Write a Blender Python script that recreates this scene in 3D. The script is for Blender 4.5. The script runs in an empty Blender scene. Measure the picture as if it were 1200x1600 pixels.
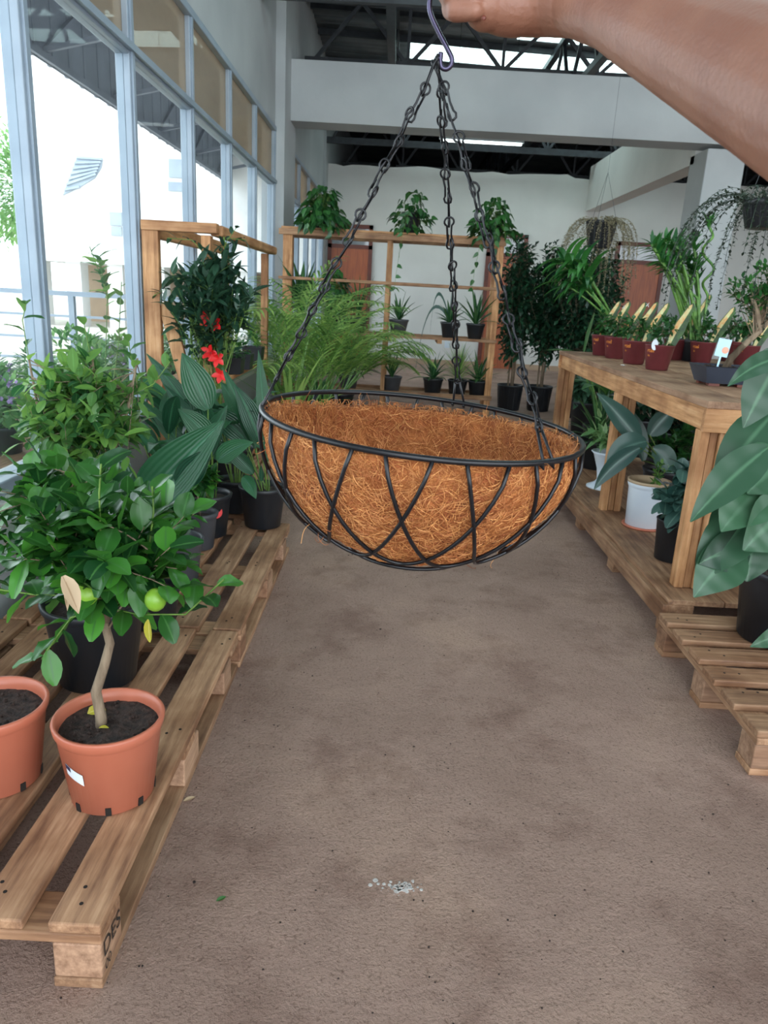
import bpy, math, random
from mathutils import Vector as V, Matrix, Quaternion, noise
rnd = random.Random(11)
PI = math.pi
S = bpy.context.scene
COL = S.collection
# ---------------------------------------------------------------- camera, world, exposure
CH, CF, PITCH, ROLL = 1.25, 1150.0, math.atan(340 / 1150), 0.055
_up = V((0, math.sin(PITCH), math.cos(PITCH))); _fw = V((0, math.cos(PITCH), -math.sin(PITCH))); _rt = V((1, 0, 0))
CR = _rt * math.cos(ROLL) + _up * math.sin(ROLL); CU = -_rt * math.sin(ROLL) + _up * math.cos(ROLL)
cd = bpy.data.cameras.new('camera'); cam = bpy.data.objects.new('camera', cd); COL.objects.link(cam)
cd.sensor_fit = 'VERTICAL'; cd.sensor_height = 36; cd.lens = 36 * CF / 1600; cd.clip_start = .02; cd.clip_end = 300
cam.matrix_world = Matrix(((CR.x, CU.x, -_fw.x, 0), (CR.y, CU.y, -_fw.y, 0), (CR.z, CU.z, -_fw.z, CH), (0, 0, 0, 1)))
cd.dof.use_dof = True; cd.dof.focus_distance = 1.1; cd.dof.aperture_fstop = 16
S.camera = cam
w = bpy.data.worlds.new('sky'); S.world = w; w.use_nodes = True
bg = w.node_tree.nodes['Background']; bg.inputs[0].default_value = (.86, .94, 1.0, 1); bg.inputs[1].default_value = 4.2
S.view_settings.view_transform = 'Standard'; S.view_settings.look = 'None'; S.view_settings.gamma = 1
S.view_settings.use_curve_mapping = False; S.view_settings.exposure = 0.32
try:
    S.cycles.max_bounces = 10; S.cycles.diffuse_bounces = 6; S.cycles.transparent_max_bounces = 16; S.cycles.sample_clamp_indirect = 6
    S.cycles.caustics_reflective = False; S.cycles.caustics_refractive = False
except Exception: pass
def portal(name, loc, rot, sx, sy):
    l = bpy.data.lights.new(name, 'AREA'); l.shape = 'RECTANGLE'; l.size = sx; l.size_y = sy; l.cycles.is_portal = True
    o = bpy.data.objects.new(name, l); o.location = loc; o.rotation_euler = rot; COL.objects.link(o)

def ray(px, py): return _fw * 1.0 + CR * ((px - 600) / CF) - CU * ((py - 800) / CF)
def W(px, py, Y):                       # measured point at distance Y into the room
    d = ray(px, py); return V((0, 0, CH)) + d * (Y / d.y)
def G(px, py, z=0.0):                   # measured point on a level surface
    d = ray(px, py); return V((0, 0, CH)) + d * ((z - CH) / d.z)
# ---------------------------------------------------------------- materials
def c3(h): 
    v = [int(h[i:i + 2], 16) / 255 for i in (0, 2, 4)]
    return tuple(x / 12.92 if x < .04045 else ((x + .055) / 1.055) ** 2.4 for x in v) + (1,)
MATS = {}
def newmat(name):
    m = bpy.data.materials.new(name); m.use_nodes = True; MATS[name] = m
    return m, m.node_tree.nodes, m.node_tree.links, m.node_tree.nodes['Principled BSDF']
def mat(name, a, b=None, rough=.6, scale=8, bump=0, bscale=60, metal=0, spec=.5, stretch=(1, 1, 1), detail=5, emis=0):
    m, N, L, P = newmat(name); b = b or a
    tc = N.new('ShaderNodeTexCoord'); mp = N.new('ShaderNodeMapping'); mp.inputs['Scale'].default_value = stretch
    L.new(tc.outputs['Object'], mp.inputs[0])
    n = N.new('ShaderNodeTexNoise'); n.inputs['Scale'].default_value = scale; n.inputs['Detail'].default_value = detail
    L.new(mp.outputs[0], n.inputs['Vector'])
    r = N.new('ShaderNodeValToRGB'); r.color_ramp.elements[0].position = .35; r.color_ramp.elements[1].position = .65
    r.color_ramp.elements[0].color = c3(a); r.color_ramp.elements[1].color = c3(b)
    L.new(n.outputs[0], r.inputs[0]); L.new(r.outputs[0], P.inputs['Base Color'])
    P.inputs['Roughness'].default_value = rough; P.inputs['Metallic'].default_value = metal
    P.inputs['Specular IOR Level'].default_value = spec
    if bump:
        n2 = N.new('ShaderNodeTexNoise'); n2.inputs['Scale'].default_value = bscale; n2.inputs['Detail'].default_value = 6
        L.new(mp.outputs[0], n2.inputs['Vector'])
        bp = N.new('ShaderNodeBump'); bp.inputs['Strength'].default_value = bump; bp.inputs['Distance'].default_value = .01
        L.new(n2.outputs[0], bp.inputs['Height']); L.new(bp.outputs[0], P.inputs['Normal'])
    if emis:
        P.inputs['Emission Color'].default_value = c3(a); P.inputs['Emission Strength'].default_value = emis
    return m
def wood(name, cols, axis, rough=.65):
    m, N, L, P = newmat(name)
    tc = N.new('ShaderNodeTexCoord'); oi = N.new('ShaderNodeObjectInfo')
    ge = N.new('ShaderNodeNewGeometry')
    ad = N.new('ShaderNodeVectorMath'); ad.operation = 'ADD'
    sm = N.new('ShaderNodeMath'); sm.operation = 'ADD'; L.new(oi.outputs['Random'], sm.inputs[0]); L.new(ge.outputs['Random Per Island'], sm.inputs[1])
    ml = N.new('ShaderNodeMath'); ml.operation = 'MULTIPLY'; ml.inputs[1].default_value = 37; L.new(sm.outputs[0], ml.inputs[0])
    L.new(tc.outputs['Object'], ad.inputs[0]); L.new(ml.outputs[0], ad.inputs[1])
    mp = N.new('ShaderNodeMapping'); s = [1, 1, 1]; s['xyz'.index(axis)] = .07; mp.inputs['Scale'].default_value = s
    L.new(ad.outputs[0], mp.inputs[0])
    n = N.new('ShaderNodeTexNoise'); n.inputs['Scale'].default_value = 55; n.inputs['Detail'].default_value = 8; n.inputs['Roughness'].default_value = .65
    L.new(mp.outputs[0], n.inputs['Vector'])
    n2 = N.new('ShaderNodeTexNoise'); n2.inputs['Scale'].default_value = 5; n2.inputs['Detail'].default_value = 4
    L.new(ad.outputs[0], n2.inputs['Vector'])
    r = N.new('ShaderNodeValToRGB'); e = r.color_ramp.elements
    e[0].position = .3; e[0].color = c3(cols[0]); e[1].position = .75; e[1].color = c3(cols[2]); k = e.new(.52); k.color = c3(cols[1])
    L.new(n.outputs[0], r.inputs[0])
    mx = N.new('ShaderNodeMix'); mx.data_type = 'RGBA'; mx.blend_type = 'MULTIPLY'; mx.inputs[0].default_value = 1
    r2 = N.new('ShaderNodeValToRGB'); e = r2.color_ramp.elements
    e[0].position = .33; e[0].color = (.55, .45, .38, 1); e[1].position = .6; e[1].color = (1, 1, 1, 1); L.new(n2.outputs[0], r2.inputs[0])
    L.new(r.outputs[0], mx.inputs[6]); L.new(r2.outputs[0], mx.inputs[7])
    hs = N.new('ShaderNodeHueSaturation'); mr = N.new('ShaderNodeMapRange'); mr.inputs[3].default_value = .78; mr.inputs[4].default_value = 1.15
    fr = N.new('ShaderNodeMath'); fr.operation = 'FRACT'; L.new(sm.outputs[0], fr.inputs[0]); L.new(fr.outputs[0], mr.inputs[0])
    L.new(mr.outputs[0], hs.inputs['Value']); L.new(mx.outputs[2], hs.inputs['Color']); L.new(hs.outputs[0], P.inputs['Base Color'])
    P.inputs['Roughness'].default_value = rough
    bp = N.new('ShaderNodeBump'); bp.inputs['Strength'].default_value = .35; bp.inputs['Distance'].default_value = .004
    L.new(n.outputs[0], bp.inputs['Height']); L.new(bp.outputs[0], P.inputs['Normal'])
    return m
def leafmat(name, a, b, vein=None, rough=.35, trans=.3, ribs=0):
    """leaf: every blade its own shade between a and b, pale midrib, light passing through"""
    m, N, L, P = newmat(name)
    ge = N.new('ShaderNodeNewGeometry'); r = N.new('ShaderNodeMix'); r.data_type = 'RGBA'
    r.inputs[6].default_value = c3(a); r.inputs[7].default_value = c3(b)
    pw = N.new('ShaderNodeMath'); pw.operation = 'POWER'; pw.inputs[1].default_value = 1.5
    L.new(ge.outputs['Random Per Island'], pw.inputs[0]); L.new(pw.outputs[0], r.inputs[0])
    col = r.outputs[2]
    tc = N.new('ShaderNodeTexCoord'); sx = N.new('ShaderNodeSeparateXYZ'); L.new(tc.outputs['UV'], sx.inputs[0])
    if vein:
        d = N.new('ShaderNodeMath'); d.operation = 'SUBTRACT'; d.inputs[1].default_value = .5; L.new(sx.outputs[0], d.inputs[0])
        ab = N.new('ShaderNodeMath'); ab.operation = 'ABSOLUTE'; L.new(d.outputs[0], ab.inputs[0])
        mr = N.new('ShaderNodeMapRange'); mr.inputs[1].default_value = .015; mr.inputs[2].default_value = .07; mr.inputs[3].default_value = 1; mr.inputs[4].default_value = 0
        L.new(ab.outputs[0], mr.inputs[0])
        mx = N.new('ShaderNodeMix'); mx.data_type = 'RGBA'; L.new(mr.outputs[0], mx.inputs[0]); L.new(col, mx.inputs[6]); mx.inputs[7].default_value = c3(vein)
        col = mx.outputs[2]
    P.inputs['Roughness'].default_value = rough; L.new(col, P.inputs['Base Color'])
    if ribs:
        wv = N.new('ShaderNodeMath'); wv.operation = 'MULTIPLY'; wv.inputs[1].default_value = ribs; L.new(sx.outputs[0 if ribs > 30 else 1], wv.inputs[0])
        sn = N.new('ShaderNodeMath'); sn.operation = 'SINE'; L.new(wv.outputs[0], sn.inputs[0])
        bp = N.new('ShaderNodeBump'); bp.inputs['Strength'].default_value = .4; bp.inputs['Distance'].default_value = .002
        L.new(sn.outputs[0], bp.inputs['Height']); L.new(bp.outputs[0], P.inputs['Normal'])
    tr = N.new('ShaderNodeBsdfTranslucent'); hs = N.new('ShaderNodeHueSaturation'); hs.inputs['Value'].default_value = 1.7; hs.inputs['Hue'].default_value = .475
    L.new(col, hs.inputs['Color']); L.new(hs.outputs[0], tr.inputs[0])
    ms = N.new('ShaderNodeMixShader'); ms.inputs[0].default_value = trans
    L.new(P.outputs[0], ms.inputs[1]); L.new(tr.outputs[0], ms.inputs[2]); L.new(ms.outputs[0], N['Material Output'].inputs[0])
    return m
def panemat(name, tint, film, fac, gl=.06):
    m, N, L, P = newmat(name); N.remove(P)
    t = N.new('ShaderNodeBsdfTransparent'); t.inputs[0].default_value = tint
    g = N.new('ShaderNodeBsdfGlossy'); g.inputs['Roughness'].default_value = .02
    d = N.new('ShaderNodeBsdfDiffuse'); d.inputs[0].default_value = film
    a = N.new('ShaderNodeMixShader'); a.inputs[0].default_value = gl; L.new(t.outputs[0], a.inputs[1]); L.new(g.outputs[0], a.inputs[2])
    b = N.new('ShaderNodeMixShader')
    if fac > .1:
        n = N.new('ShaderNodeTexNoise'); n.inputs['Scale'].default_value = 2.5; n.inputs['Detail'].default_value = 6
        mr = N.new('ShaderNodeMapRange'); mr.inputs[3].default_value = fac - .1; mr.inputs[4].default_value = fac + .12
        L.new(n.outputs[0], mr.inputs[0]); L.new(mr.outputs[0], b.inputs[0])
    else: b.inputs[0].default_value = fac
    L.new(a.outputs[0], b.inputs[1]); L.new(d.outputs[0], b.inputs[2]); L.new(b.outputs[0], N['Material Output'].inputs[0])
    return m
PW = ('785640', 'a67f60', 'c6a180')          # weathered pallet wood
TW = ('95683f', 'c08e60', 'd6ac80')          # newer table wood
wx, wy, wz = [wood('pallet_wood_' + a, PW, a) for a in 'xyz']
tx, ty, tz = [wood('table_wood_' + a, TW, a) for a in 'xyz']
mat('wall', 'd3d3cf', 'dcdcd8', .85, 1.5, .15, 30)
mat('beam', 'a8acae', 'b6babb', .8, 1.2, .15, 25)
mat('frame_paint', '8492a0', '929fac', .4, 4)
mat('roof_sheet', '6f7478', '8a8e90', .5, 2, metal=.3)
mat('plaster', 'a29a94', 'bdb8b4', .9, 60)
mat('steel', '23272c', '33383d', .5, 10)
mat('skirt', 'a9917a', 'b59c84', .8, 2)
mat('door_wood', '93441f', 'b25c2c', .4, 6, stretch=(6, 1, .5))
mat('door_frame', '5a2416', '6b2e1c', .45, 8)
mat('black_plastic', '17191d', '22252a', .42, 5)
mat('grey_plastic', '3a3b3f', '4a4b50', .5, 5)
mat('terracotta_plastic', 'b0624a', 'bb6e56', .38, 4)
mat('white_plastic', 'ccd8e4', 'd9e2ea', .35, 4)
mat('red_plastic', '632a2e', '703236', .4, 12)
mat('tray_plastic', '2a303c', '343b48', .4, 6)
mat('soil', '1d1512', '40302a', .95, 60, 1, 90)
mat('bark', '6b5a48', '92806a', .85, 40, .8, 80, stretch=(1, 1, .25))
mat('green_stem', '4c6b2a', '6b8a3a', .5, 20)
mat('cane_green', '3f6a2c', '6f9a48', .35, 25)
mat('wire_black', '0c0d11', '15161b', .33, 20, metal=.2)
mat('hook_steel', '2c2a38', '565068', .25, 6, metal=.8)
mat('skin', '805443', '90634f', .5, 14, .12, 260)
mat('label_white', 'dfe9f0', 'e8f0f5', .4, 5)
mat('label_navy', '232a4a', '2c3558', .4, 5)
mat('label_blue', 'a9d4e8', 'b9dfee', .4, 12)
mat('peach', 'e3a98f', 'dc9a80', .5, 9)
mat('orange_ink', 'e8862a', 'f09a3c', .5, 30)
mat('ink_black', '1c1815', '2a231e', .8, 60)
mat('red_plastic_sign', 'c8161c', 'dd2a28', .4, 8)
mat('tag_yellow', 'cfd8a0', 'e09a50', .45, 26, detail=2)
mat('tag_green', '1f3a18', '3c6420', .45, 22, detail=2)
mat('petal_white', 'eef0f0', 'f6f6f6', .6, 5)
mat('petal_purple', '8a6aa8', 'b49ac8', .6, 40)
mat('lime_fruit', '6f9a2c', '86ad38', .35, 14)
mat('outer_wall', 'dcdcda', 'e6e6e4', .85, 2)
mat('shadow_window_grey', '8f9aa6', 'a3adb6', .8, 2)  # grey of the painted louvre shadow and of the small windows
mat('fascia', '5f6672', '6e7480', .6, 2)
mat('ground_out', 'b9b3aa', 'cac4ba', .9, 3)
mat('tube', 'eaf6f4', 'eaf6f4', .4, 5, emis=3.0)
mat('nail_hole', '1a120d', '1a120d', .9)
leafmat('leaf_lemon', '17401f', '478a30', '3f7038', .3, .3)
leafmat('leaf_citrus_pale', '2a5a34', '7aa850', '5f9050', .35, .45)
leafmat('leaf_dark', '1c3a2c', '33553e', None, .4, .2)
leafmat('leaf_ficus', '122e20', '2c5438', None, .4, .2)
leafmat('leaf_cast_iron', '1c4030', '346a44', '3a6c50', .32, .22, ribs=60)
leafmat('leaf_palm', '50803f', 'a4c470', None, .45, .4)
leafmat('leaf_pothos', '16401f', '3a7034', '4a7a48', .35, .25)
leafmat('leaf_philo', '223e2e', '3c6446', '4d7256', .4, .15, ribs=26)
leafmat('leaf_paddle', '2c5c2c', '3a7236', '6f9a58', .4, .3)
leafmat('leaf_strap', '1e4a2c', '4a7a44', '7a9c6a', .35, .25)
leafmat('leaf_blue', '2a4a44', '48685e', '5c7c70', .3, .15)
leafmat('leaf_pale', '5a8a52', '9cc088', '3c6a3c', .4, .3)
leafmat('leaf_bamboo', '1f5428', '3c7a34', None, .35, .3)
leafmat('leaf_fine', '1c2c22', '3a4a3a', None, .5, .2)
leafmat('leaf_straw', '77715a', 'a39a7c', None, .6, .3)
leafmat('leaf_yellow', 'b8b030', 'd0c850', 'e0d880', .5, .35)
leafmat('leaf_dry', 'b59c7c', 'cbb597', 'a08464', .7, .15)
leafmat('leaf_outside', '3c7040', '7aa86a', None, .5, .4)
leafmat('leaf_tree', '6a9a5a', 'a0c488', None, .6, .4)
leafmat('coir', '9c5628', 'e0a462', None, .7, .15)
mat('coir_mat', '8e4c24', 'bc7640', .9, 30, 1, 120)
# ---------------------------------------------------------------- mesh builder
Z = V((0, 0, 1))
class MB:
    def __init__(s): s.v = []; s.f = []; s.uv = []
    def add(s, vs, fs, uv=None):
        o = len(s.v); s.v += [tuple(p) for p in vs]; s.f += [tuple(i + o for i in f) for f in fs]; s.uv += uv or [(0, 0)] * len(vs)
    def bar(s, p, q, a, b, up=Z):
        """rectangular bar p->q, a wide sideways, b thick along up"""
        p = V(p); q = V(q); d = (q - p).normalized(); sd = d.cross(V(up))
        if sd.length < 1e-3: sd = d.cross(V((0, 1, 0)))
        sd.normalize(); u = sd.cross(d)
        vs = [c + sd * (i * a / 2) + u * (j * b / 2) for c in (p, q) for i, j in ((-1, -1), (1, -1), (1, 1), (-1, 1))]
        s.add(vs, [(0, 1, 2, 3), (7, 6, 5, 4), (0, 4, 5, 1), (1, 5, 6, 2), (2, 6, 7, 3), (3, 7, 4, 0)])
        return s
    def box(s, x0, x1, y0, y1, z0, z1):
        vs = [(x, y, z) for z in (z0, z1) for x, y in ((x0, y0), (x1, y0), (x1, y1), (x0, y1))]
        s.add(vs, [(3, 2, 1, 0), (4, 5, 6, 7), (0, 1, 5, 4), (1, 2, 6, 5), (2, 3, 7, 6), (3, 0, 4, 7)]); return s
    def tube(s, pts, r, n=6, closed=False, cap=True):
        pts = [V(p) for p in pts]; m = len(pts); rr = r if isinstance(r, (list, tuple)) else [r] * m
        t0 = (pts[1] - pts[0]).normalized(); a = t0.orthogonal().normalized(); vs = []
        for i, p in enumerate(pts):
            if closed: t = (pts[(i + 1) % m] - pts[i - 1])
            else: t = pts[min(i + 1, m - 1)] - pts[max(i - 1, 0)]
            if t.length < 1e-9: t = t0.copy()
            t.normalize(); a = (a - t * a.dot(t))
            if a.length < 1e-6: a = t.orthogonal()
            a.normalize(); b = t.cross(a)
            vs += [p + (a * math.cos(2 * PI * k / n) + b * math.sin(2 * PI * k / n)) * rr[i] for k in range(n)]
        fs = []
        for i in range(m if closed else m - 1):
            j = (i + 1) % m
            for k in range(n): fs.append((i * n + k, i * n + (k + 1) % n, j * n + (k + 1) % n, j * n + k))
        if cap and not closed: fs += [tuple(range(n))[::-1], tuple((m - 1) * n + k for k in range(n))]
        s.add(vs, fs); return s
    def lathe(s, prof, n=32, c=(0, 0, 0)):
        vs = [(c[0] + r * math.cos(2 * PI * k / n), c[1] + r * math.sin(2 * PI * k / n), c[2] + z) for r, z in prof for k in range(n)]
        fs = [(i * n + k, i * n + (k + 1) % n, (i + 1) * n + (k + 1) % n, (i + 1) * n + k) for i in range(len(prof) - 1) for k in range(n)]
        fs += [tuple(range(n))[::-1], tuple((len(prof) - 1) * n + k for k in range(n))]
        s.add(vs, fs); return s
    def ball(s, c, r, n=12, sq=(1, 1, 1)):
        m = n // 2; vs = []; fs = []
        for i in range(m + 1):
            th = PI * i / m
            for k in range(n): vs.append((c[0] + sq[0] * r * max(math.sin(th), 1e-3) * math.cos(2 * PI * k / n), c[1] + sq[1] * r * max(math.sin(th), 1e-3) * math.sin(2 * PI * k / n), c[2] + sq[2] * r * math.cos(th)))
        for i in range(m):
            for k in range(n): fs.append(((i + 1) * n + k, (i + 1) * n + (k + 1) % n, i * n + (k + 1) % n, i * n + k))
        s.add(vs, fs); return s
    def leaf(s, p, d, L, w, droop=.5, fold=.25, seg=4, shape='oval', roll=0, wave=0, nrm=None):
        p = V(p); d = V(d).normalized(); sd = d.cross(V(nrm) if nrm else Z)
        if sd.length < .05: sd = V((rnd.uniform(-1, 1), rnd.uniform(-1, 1), 0))
        sd.normalize()
        if roll: sd = Quaternion(d, roll) @ sd
        vs = []; uv = []; k = 5 if wave else 3; ph = rnd.uniform(0, 6)
        for i in range(seg + 1):
            t = i / seg
            if shape == 'oval': ww = math.sin(PI * min(t * .93 + .035, 1)) ** .75
            elif shape == 'lance': ww = math.sin(PI * (t * .96 + .03) ** .75) ** .9
            elif shape == 'strap': ww = min(1, .45 + t * 2) * (1 - t ** 3) + .03
            elif shape == 'heart': ww = (max(0, 1 - t) ** .8) * min(1, .55 + t * 3.2) + .02
            elif shape == 'ovate': ww = max(0, math.sin(PI * (t * .96 + .03) ** 1.35)) ** .8 + .01
            else: ww = 1 - t * .95
            ww *= w / 2; n = sd.cross(d)
            cols = ((-1, 0), (0, .5), (1, 1)) if k == 3 else ((-1, 0), (-.5, .25), (0, .5), (.5, .75), (1, 1))
            for c, u in cols:
                wv = wave * w * math.sin(ph + t * 11 + c * 1.3) * abs(c)
                vs.append(p + sd * (ww * c) + n * (fold * ww * abs(c) + wv)); uv.append((u, t))
            d2 = (d - Z * (droop / seg)).normalized(); p = p + (d + d2).normalized() * (L / seg); d = d2
            sd = (sd - d * sd.dot(d)).normalized()
        fs = [(i * k + j, i * k + j + 1, (i + 1) * k + j + 1, (i + 1) * k + j) for i in range(seg) for j in range(k - 1)]
        s.add(vs, fs, uv); return p
    def build(s, name, m, parent=None, smooth=False):
        me = bpy.data.meshes.new(name); me.from_pydata(s.v, [], s.f)
        ul = me.uv_layers.new(name='UVMap'); buf = []
        for lp in me.loops: buf += s.uv[lp.vertex_index]
        ul.data.foreach_set('uv', buf)
        me.materials.append(MATS[m] if isinstance(m, str) else m)
        if smooth: me.polygons.foreach_set('use_smooth', [True] * len(me.polygons))
        me.update(); o = bpy.data.objects.new(name, me); COL.objects.link(o)
        if parent: o.parent = parent
        return o
def bevel(o, w=.003, seg=2):
    b = o.modifiers.new('bevel', 'BEVEL'); b.width = w; b.segments = seg; b.limit_method = 'ANGLE'; return o
def tag(o, label, cat, group=None, kind=None):
    o['label'] = label; o['category'] = cat
    if group: o['group'] = group
    if kind: o['kind'] = kind
    return o
def thing(name, label, cat, loc=(0, 0, 0), group=None, rz=0):
    o = bpy.data.objects.new(name, None); o.empty_display_size = .05; COL.objects.link(o); o.location = loc; o.rotation_euler = (0, 0, rz)
    return tag(o, label, cat, group)
def struct(name, mb, m, parent=None, smooth=False):
    o = mb.build(name, m, parent, smooth)
    if not parent: o['kind'] = 'structure'
    return o
def copy_thing(root, loc, label=None, rz=0):
    r = root.copy(); COL.objects.link(r); r.location = loc; r.rotation_euler = (0, 0, rz)
    if label: r['label'] = label
    for ch in list(root.children):
        c = ch.copy(); COL.objects.link(c); c.parent = r
        for g in list(ch.children):
            d = g.copy(); COL.objects.link(d); d.parent = c
    return r
# ---------------------------------------------------------------- room shell
XW = -1.36; YB = 8.95; YE = 14.4; CX = 3.35
fl = MB(); fl.box(-1.3, 12, -3, 24, -.1, 0); f = struct('floor', fl, 'wall')
m, N, L, P = newmat('floor_concrete')
tc = N.new('ShaderNodeTexCoord')
def nz(sc, det=6, rg=.6):
    n = N.new('ShaderNodeTexNoise'); n.inputs['Scale'].default_value = sc; n.inputs['Detail'].default_value = det; n.inputs['Roughness'].default_value = rg
    L.new(tc.outputs['Object'], n.inputs['Vector']); return n
n1 = nz(1.1); r = N.new('ShaderNodeValToRGB'); e = r.color_ramp.elements
e[0].position = .3; e[0].color = c3('9a7c6d'); e[1].position = .7; e[1].color = c3('c3a28e'); k = e.new(.5); k.color = c3('af9081'); L.new(n1.outputs[0], r.inputs[0])
n2 = nz(3.2, 8, .7); r2 = N.new('ShaderNodeValToRGB'); e = r2.color_ramp.elements; e[0].position = .34; e[0].color = (.62, .55, .52, 1); e[1].position = .5; e[1].color = (1, 1, 1, 1); L.new(n2.outputs[0], r2.inputs[0])
mx = N.new('ShaderNodeMix'); mx.data_type = 'RGBA'; mx.blend_type = 'MULTIPLY'; mx.inputs[0].default_value = .8; L.new(r.outputs[0], mx.inputs[6]); L.new(r2.outputs[0], mx.inputs[7])
n3 = nz(110, 4); r3 = N.new('ShaderNodeValToRGB'); e = r3.color_ramp.elements; e[0].position = .34; e[0].color = (.55, .5, .47, 1); e[1].position = .46; e[1].color = (1, 1, 1, 1); L.new(n3.outputs[0], r3.inputs[0])
mx2 = N.new('ShaderNodeMix'); mx2.data_type = 'RGBA'; mx2.blend_type = 'MULTIPLY'; mx2.inputs[0].default_value = .8; L.new(mx.outputs[2], mx2.inputs[6]); L.new(r3.outputs[0], mx2.inputs[7])
L.new(mx2.outputs[2], P.inputs['Base Color']); P.inputs['Roughness'].default_value = .72
n4 = nz(150, 6, .65); n5 = nz(24, 6)
ma = N.new('ShaderNodeMath'); ma.operation = 'MULTIPLY_ADD'; ma.inputs[1].default_value = 1.5; L.new(n5.outputs[0], ma.inputs[0]); L.new(n4.outputs[0], ma.inputs[2])
bp = N.new('ShaderNodeBump'); bp.inputs['Strength'].default_value = 1; bp.inputs['Distance'].default_value = .014; L.new(ma.outputs[0], bp.inputs['Height']); L.new(bp.outputs[0], P.inputs['Normal'])
f.data.materials[0] = m
# left wall: plinth, window bays, column, wall above
ML = [-.40, .72, 1.84, 2.96, 4.08, 5.2, 6.32, 7.39, 8.47]       # right-hand edges of the mullions
ZS, ZT, ZU = .46, 2.33, 2.86
wl = MB(); wl.box(XW - .12, XW + .02, -3, YE, -.1, ZS); wl.box(XW - .12, XW, -3, 8.95, ZU, 5.3)
wl.box(XW - .12, XW + .02, 13.9, 24, 0, 5.3); wl.box(XW - .12, XW - .02, 9.38, 13.9, ZU, 5.3); wl.box(XW - .12, XW, -3, -.5, ZS, ZU)
struct('wall_left', wl, 'beam')
s = MB(); s.box(XW - .2, XW + .05, -3, 8.6, ZS, ZS + .03); struct('trim_1', s, 'wall')
cl = MB(); cl.box(XW - .14, XW + .10, 8.52, 9.38, 0, 5.3); struct('trim_2', cl, 'beam')
def bay(n, ys, y0):
    root = bpy.data.objects.new('window_%d' % n, None); COL.objects.link(root); root['kind'] = 'structure'; root.location = (XW, 0, 0)
    fr = MB(); sash = MB()
    for y in ys:
        fr.box(-.06, .012, y - .07, y, ZS + .03, ZU)
        sash.box(-.05, .022, y - .05, y - .02, ZS + .03, ZU)
    a, b = y0, ys[-1]
    fr.box(-.07, .025, a, b, ZS + .03, ZS + .09); fr.box(-.06, .01, a, b, ZT - .035, ZT + .035); fr.box(-.07, .025, a, b, ZU - .05, ZU)
    sash.box(-.05, .035, a, b, ZT - .02, ZT + .012)
    bevel(fr.build('window_frame', 'frame_paint', root), .006); sash.build('glazing_bead', 'frame_paint', root)
    prev = a
    for y in ys:
        if y - .07 - prev > .2:
            p = MB(); p.box(-.022, -.018, prev, y - .07, ZS + .09, ZT - .035); p.build('lower_pane', 'pane', root)
            p = MB(); p.box(-.022, -.018, prev, y - .07, ZT + .035, ZU - .05); p.build('upper_pane', 'pane_dust_reflect', root)
        prev = y
panemat('pane', (.95, .98, .99, 1), (.8, .85, .9, 1), .03, .03)
panemat('pane_dust_reflect', (.85, .74, .6, 1), (.42, .36, .29, 1), .45, .12)  # brown film colours in dust together with a reflection on the glass
bay(1, ML, -.5); bay(2, [9.48, 10.55, 11.65, 12.75, 13.9], 9.38)
# girder across the hall at the column, girder back to the partition
b = MB(); b.box(XW, 12, YB, 9.35, 3.02, 3.62); struct('trim_3', b, 'beam')
b = MB(); b.box(XW, -.9, 8.2, 8.32, 3.95, 4.1)
b = MB(); b.box(CX, CX + .25, 9.35, YE, 2.88, 3.62); struct('trim_4', b, 'wall')
b = MB(); b.box(CX, CX + .43, YB + .02, 9.48, 0, 2.98); bevel(struct('trim_5', b, 'beam'), .01)
# partition with ragged top edge
def wall_x(name, x0, x1, y, top, m, holes=()):
    mb = MB(); n = 90; xs = [x0 + (x1 - x0) * i / n for i in range(n + 1)]
    tops = [top + .09 * noise.noise(V((x * 1.3, 0, 3))) + .035 * noise.noise(V((x * 7, 0, 1))) + (.15 if x > 1.8 else 0) * 0 for x in xs]
    vs = []
    for x, t in zip(xs, tops): vs += [(x, y, 0), (x, y, t), (x, y + .2, t), (x, y + .2, 0)]
    fs = [(i * 4 + j, i * 4 + (j + 1) % 4, i * 4 + 4 + (j + 1) % 4, i * 4 + 4 + j) for i in range(n) for j in range(4)]
    fs += [(0, 3, 2, 1), (n * 4, n * 4 + 1, n * 4 + 2, n * 4 + 3)]
    mb.add(vs, fs); return struct(name, mb, m)
wall_x('wall_back', XW, 12, YE, 3.44, 'wall')
b = MB(); b.box(11.9, 12, -3, 24, 0, 5.3); struct('wall_right', b, 'wall')
b = MB(); b.box(XW, 12, 23.8, 24, 0, 5.3); struct('wall_far', b, 'steel')
b = MB(); b.box(XW + .02, 11.9, YE - .012, YE, 0, .1); struct('baseboard_back', b, 'skirt')
# doors in the partition
def door(n, x0, x1, ztop):
    root = bpy.data.objects.new('door_%d' % n, None); COL.objects.link(root); root['kind'] = 'structure'; root.location = (x0, YE - .03, 0)
    w_ = x1 - x0; fr = MB(); fr.box(0, .07, -.03, .025, 0, ztop); fr.box(w_ - .07, w_, -.03, .025, 0, ztop); fr.box(0, w_, -.03, .025, ztop - .07, ztop); fr.box(0, w_, -.03, .025, 2.02, 2.09)
    fr.build('door_frame', 'door_frame', root)
    p = MB(); p.box(.07, w_ - .07, -.012, .02, 0, 2.02)
    for i in range(3):
        z = .15 + i * .62
        p.box(.17, w_ - .17, -.02, -.012, z, z + .5)
    p.build('door_leaf', 'door_wood', root)
    q = MB(); q.box(.07, w_ - .07, 0, .01, 2.09, ztop - .07); q.build('transom_pane', 'pane_dark', root)
    h = MB(); h.tube([(w_ - .13, -.02, 1.0), (w_ - .13, -.06, 1.0), (w_ - .24, -.06, 1.0)], .01, 8); h.build('door_handle', 'hook_steel', root)
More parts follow.
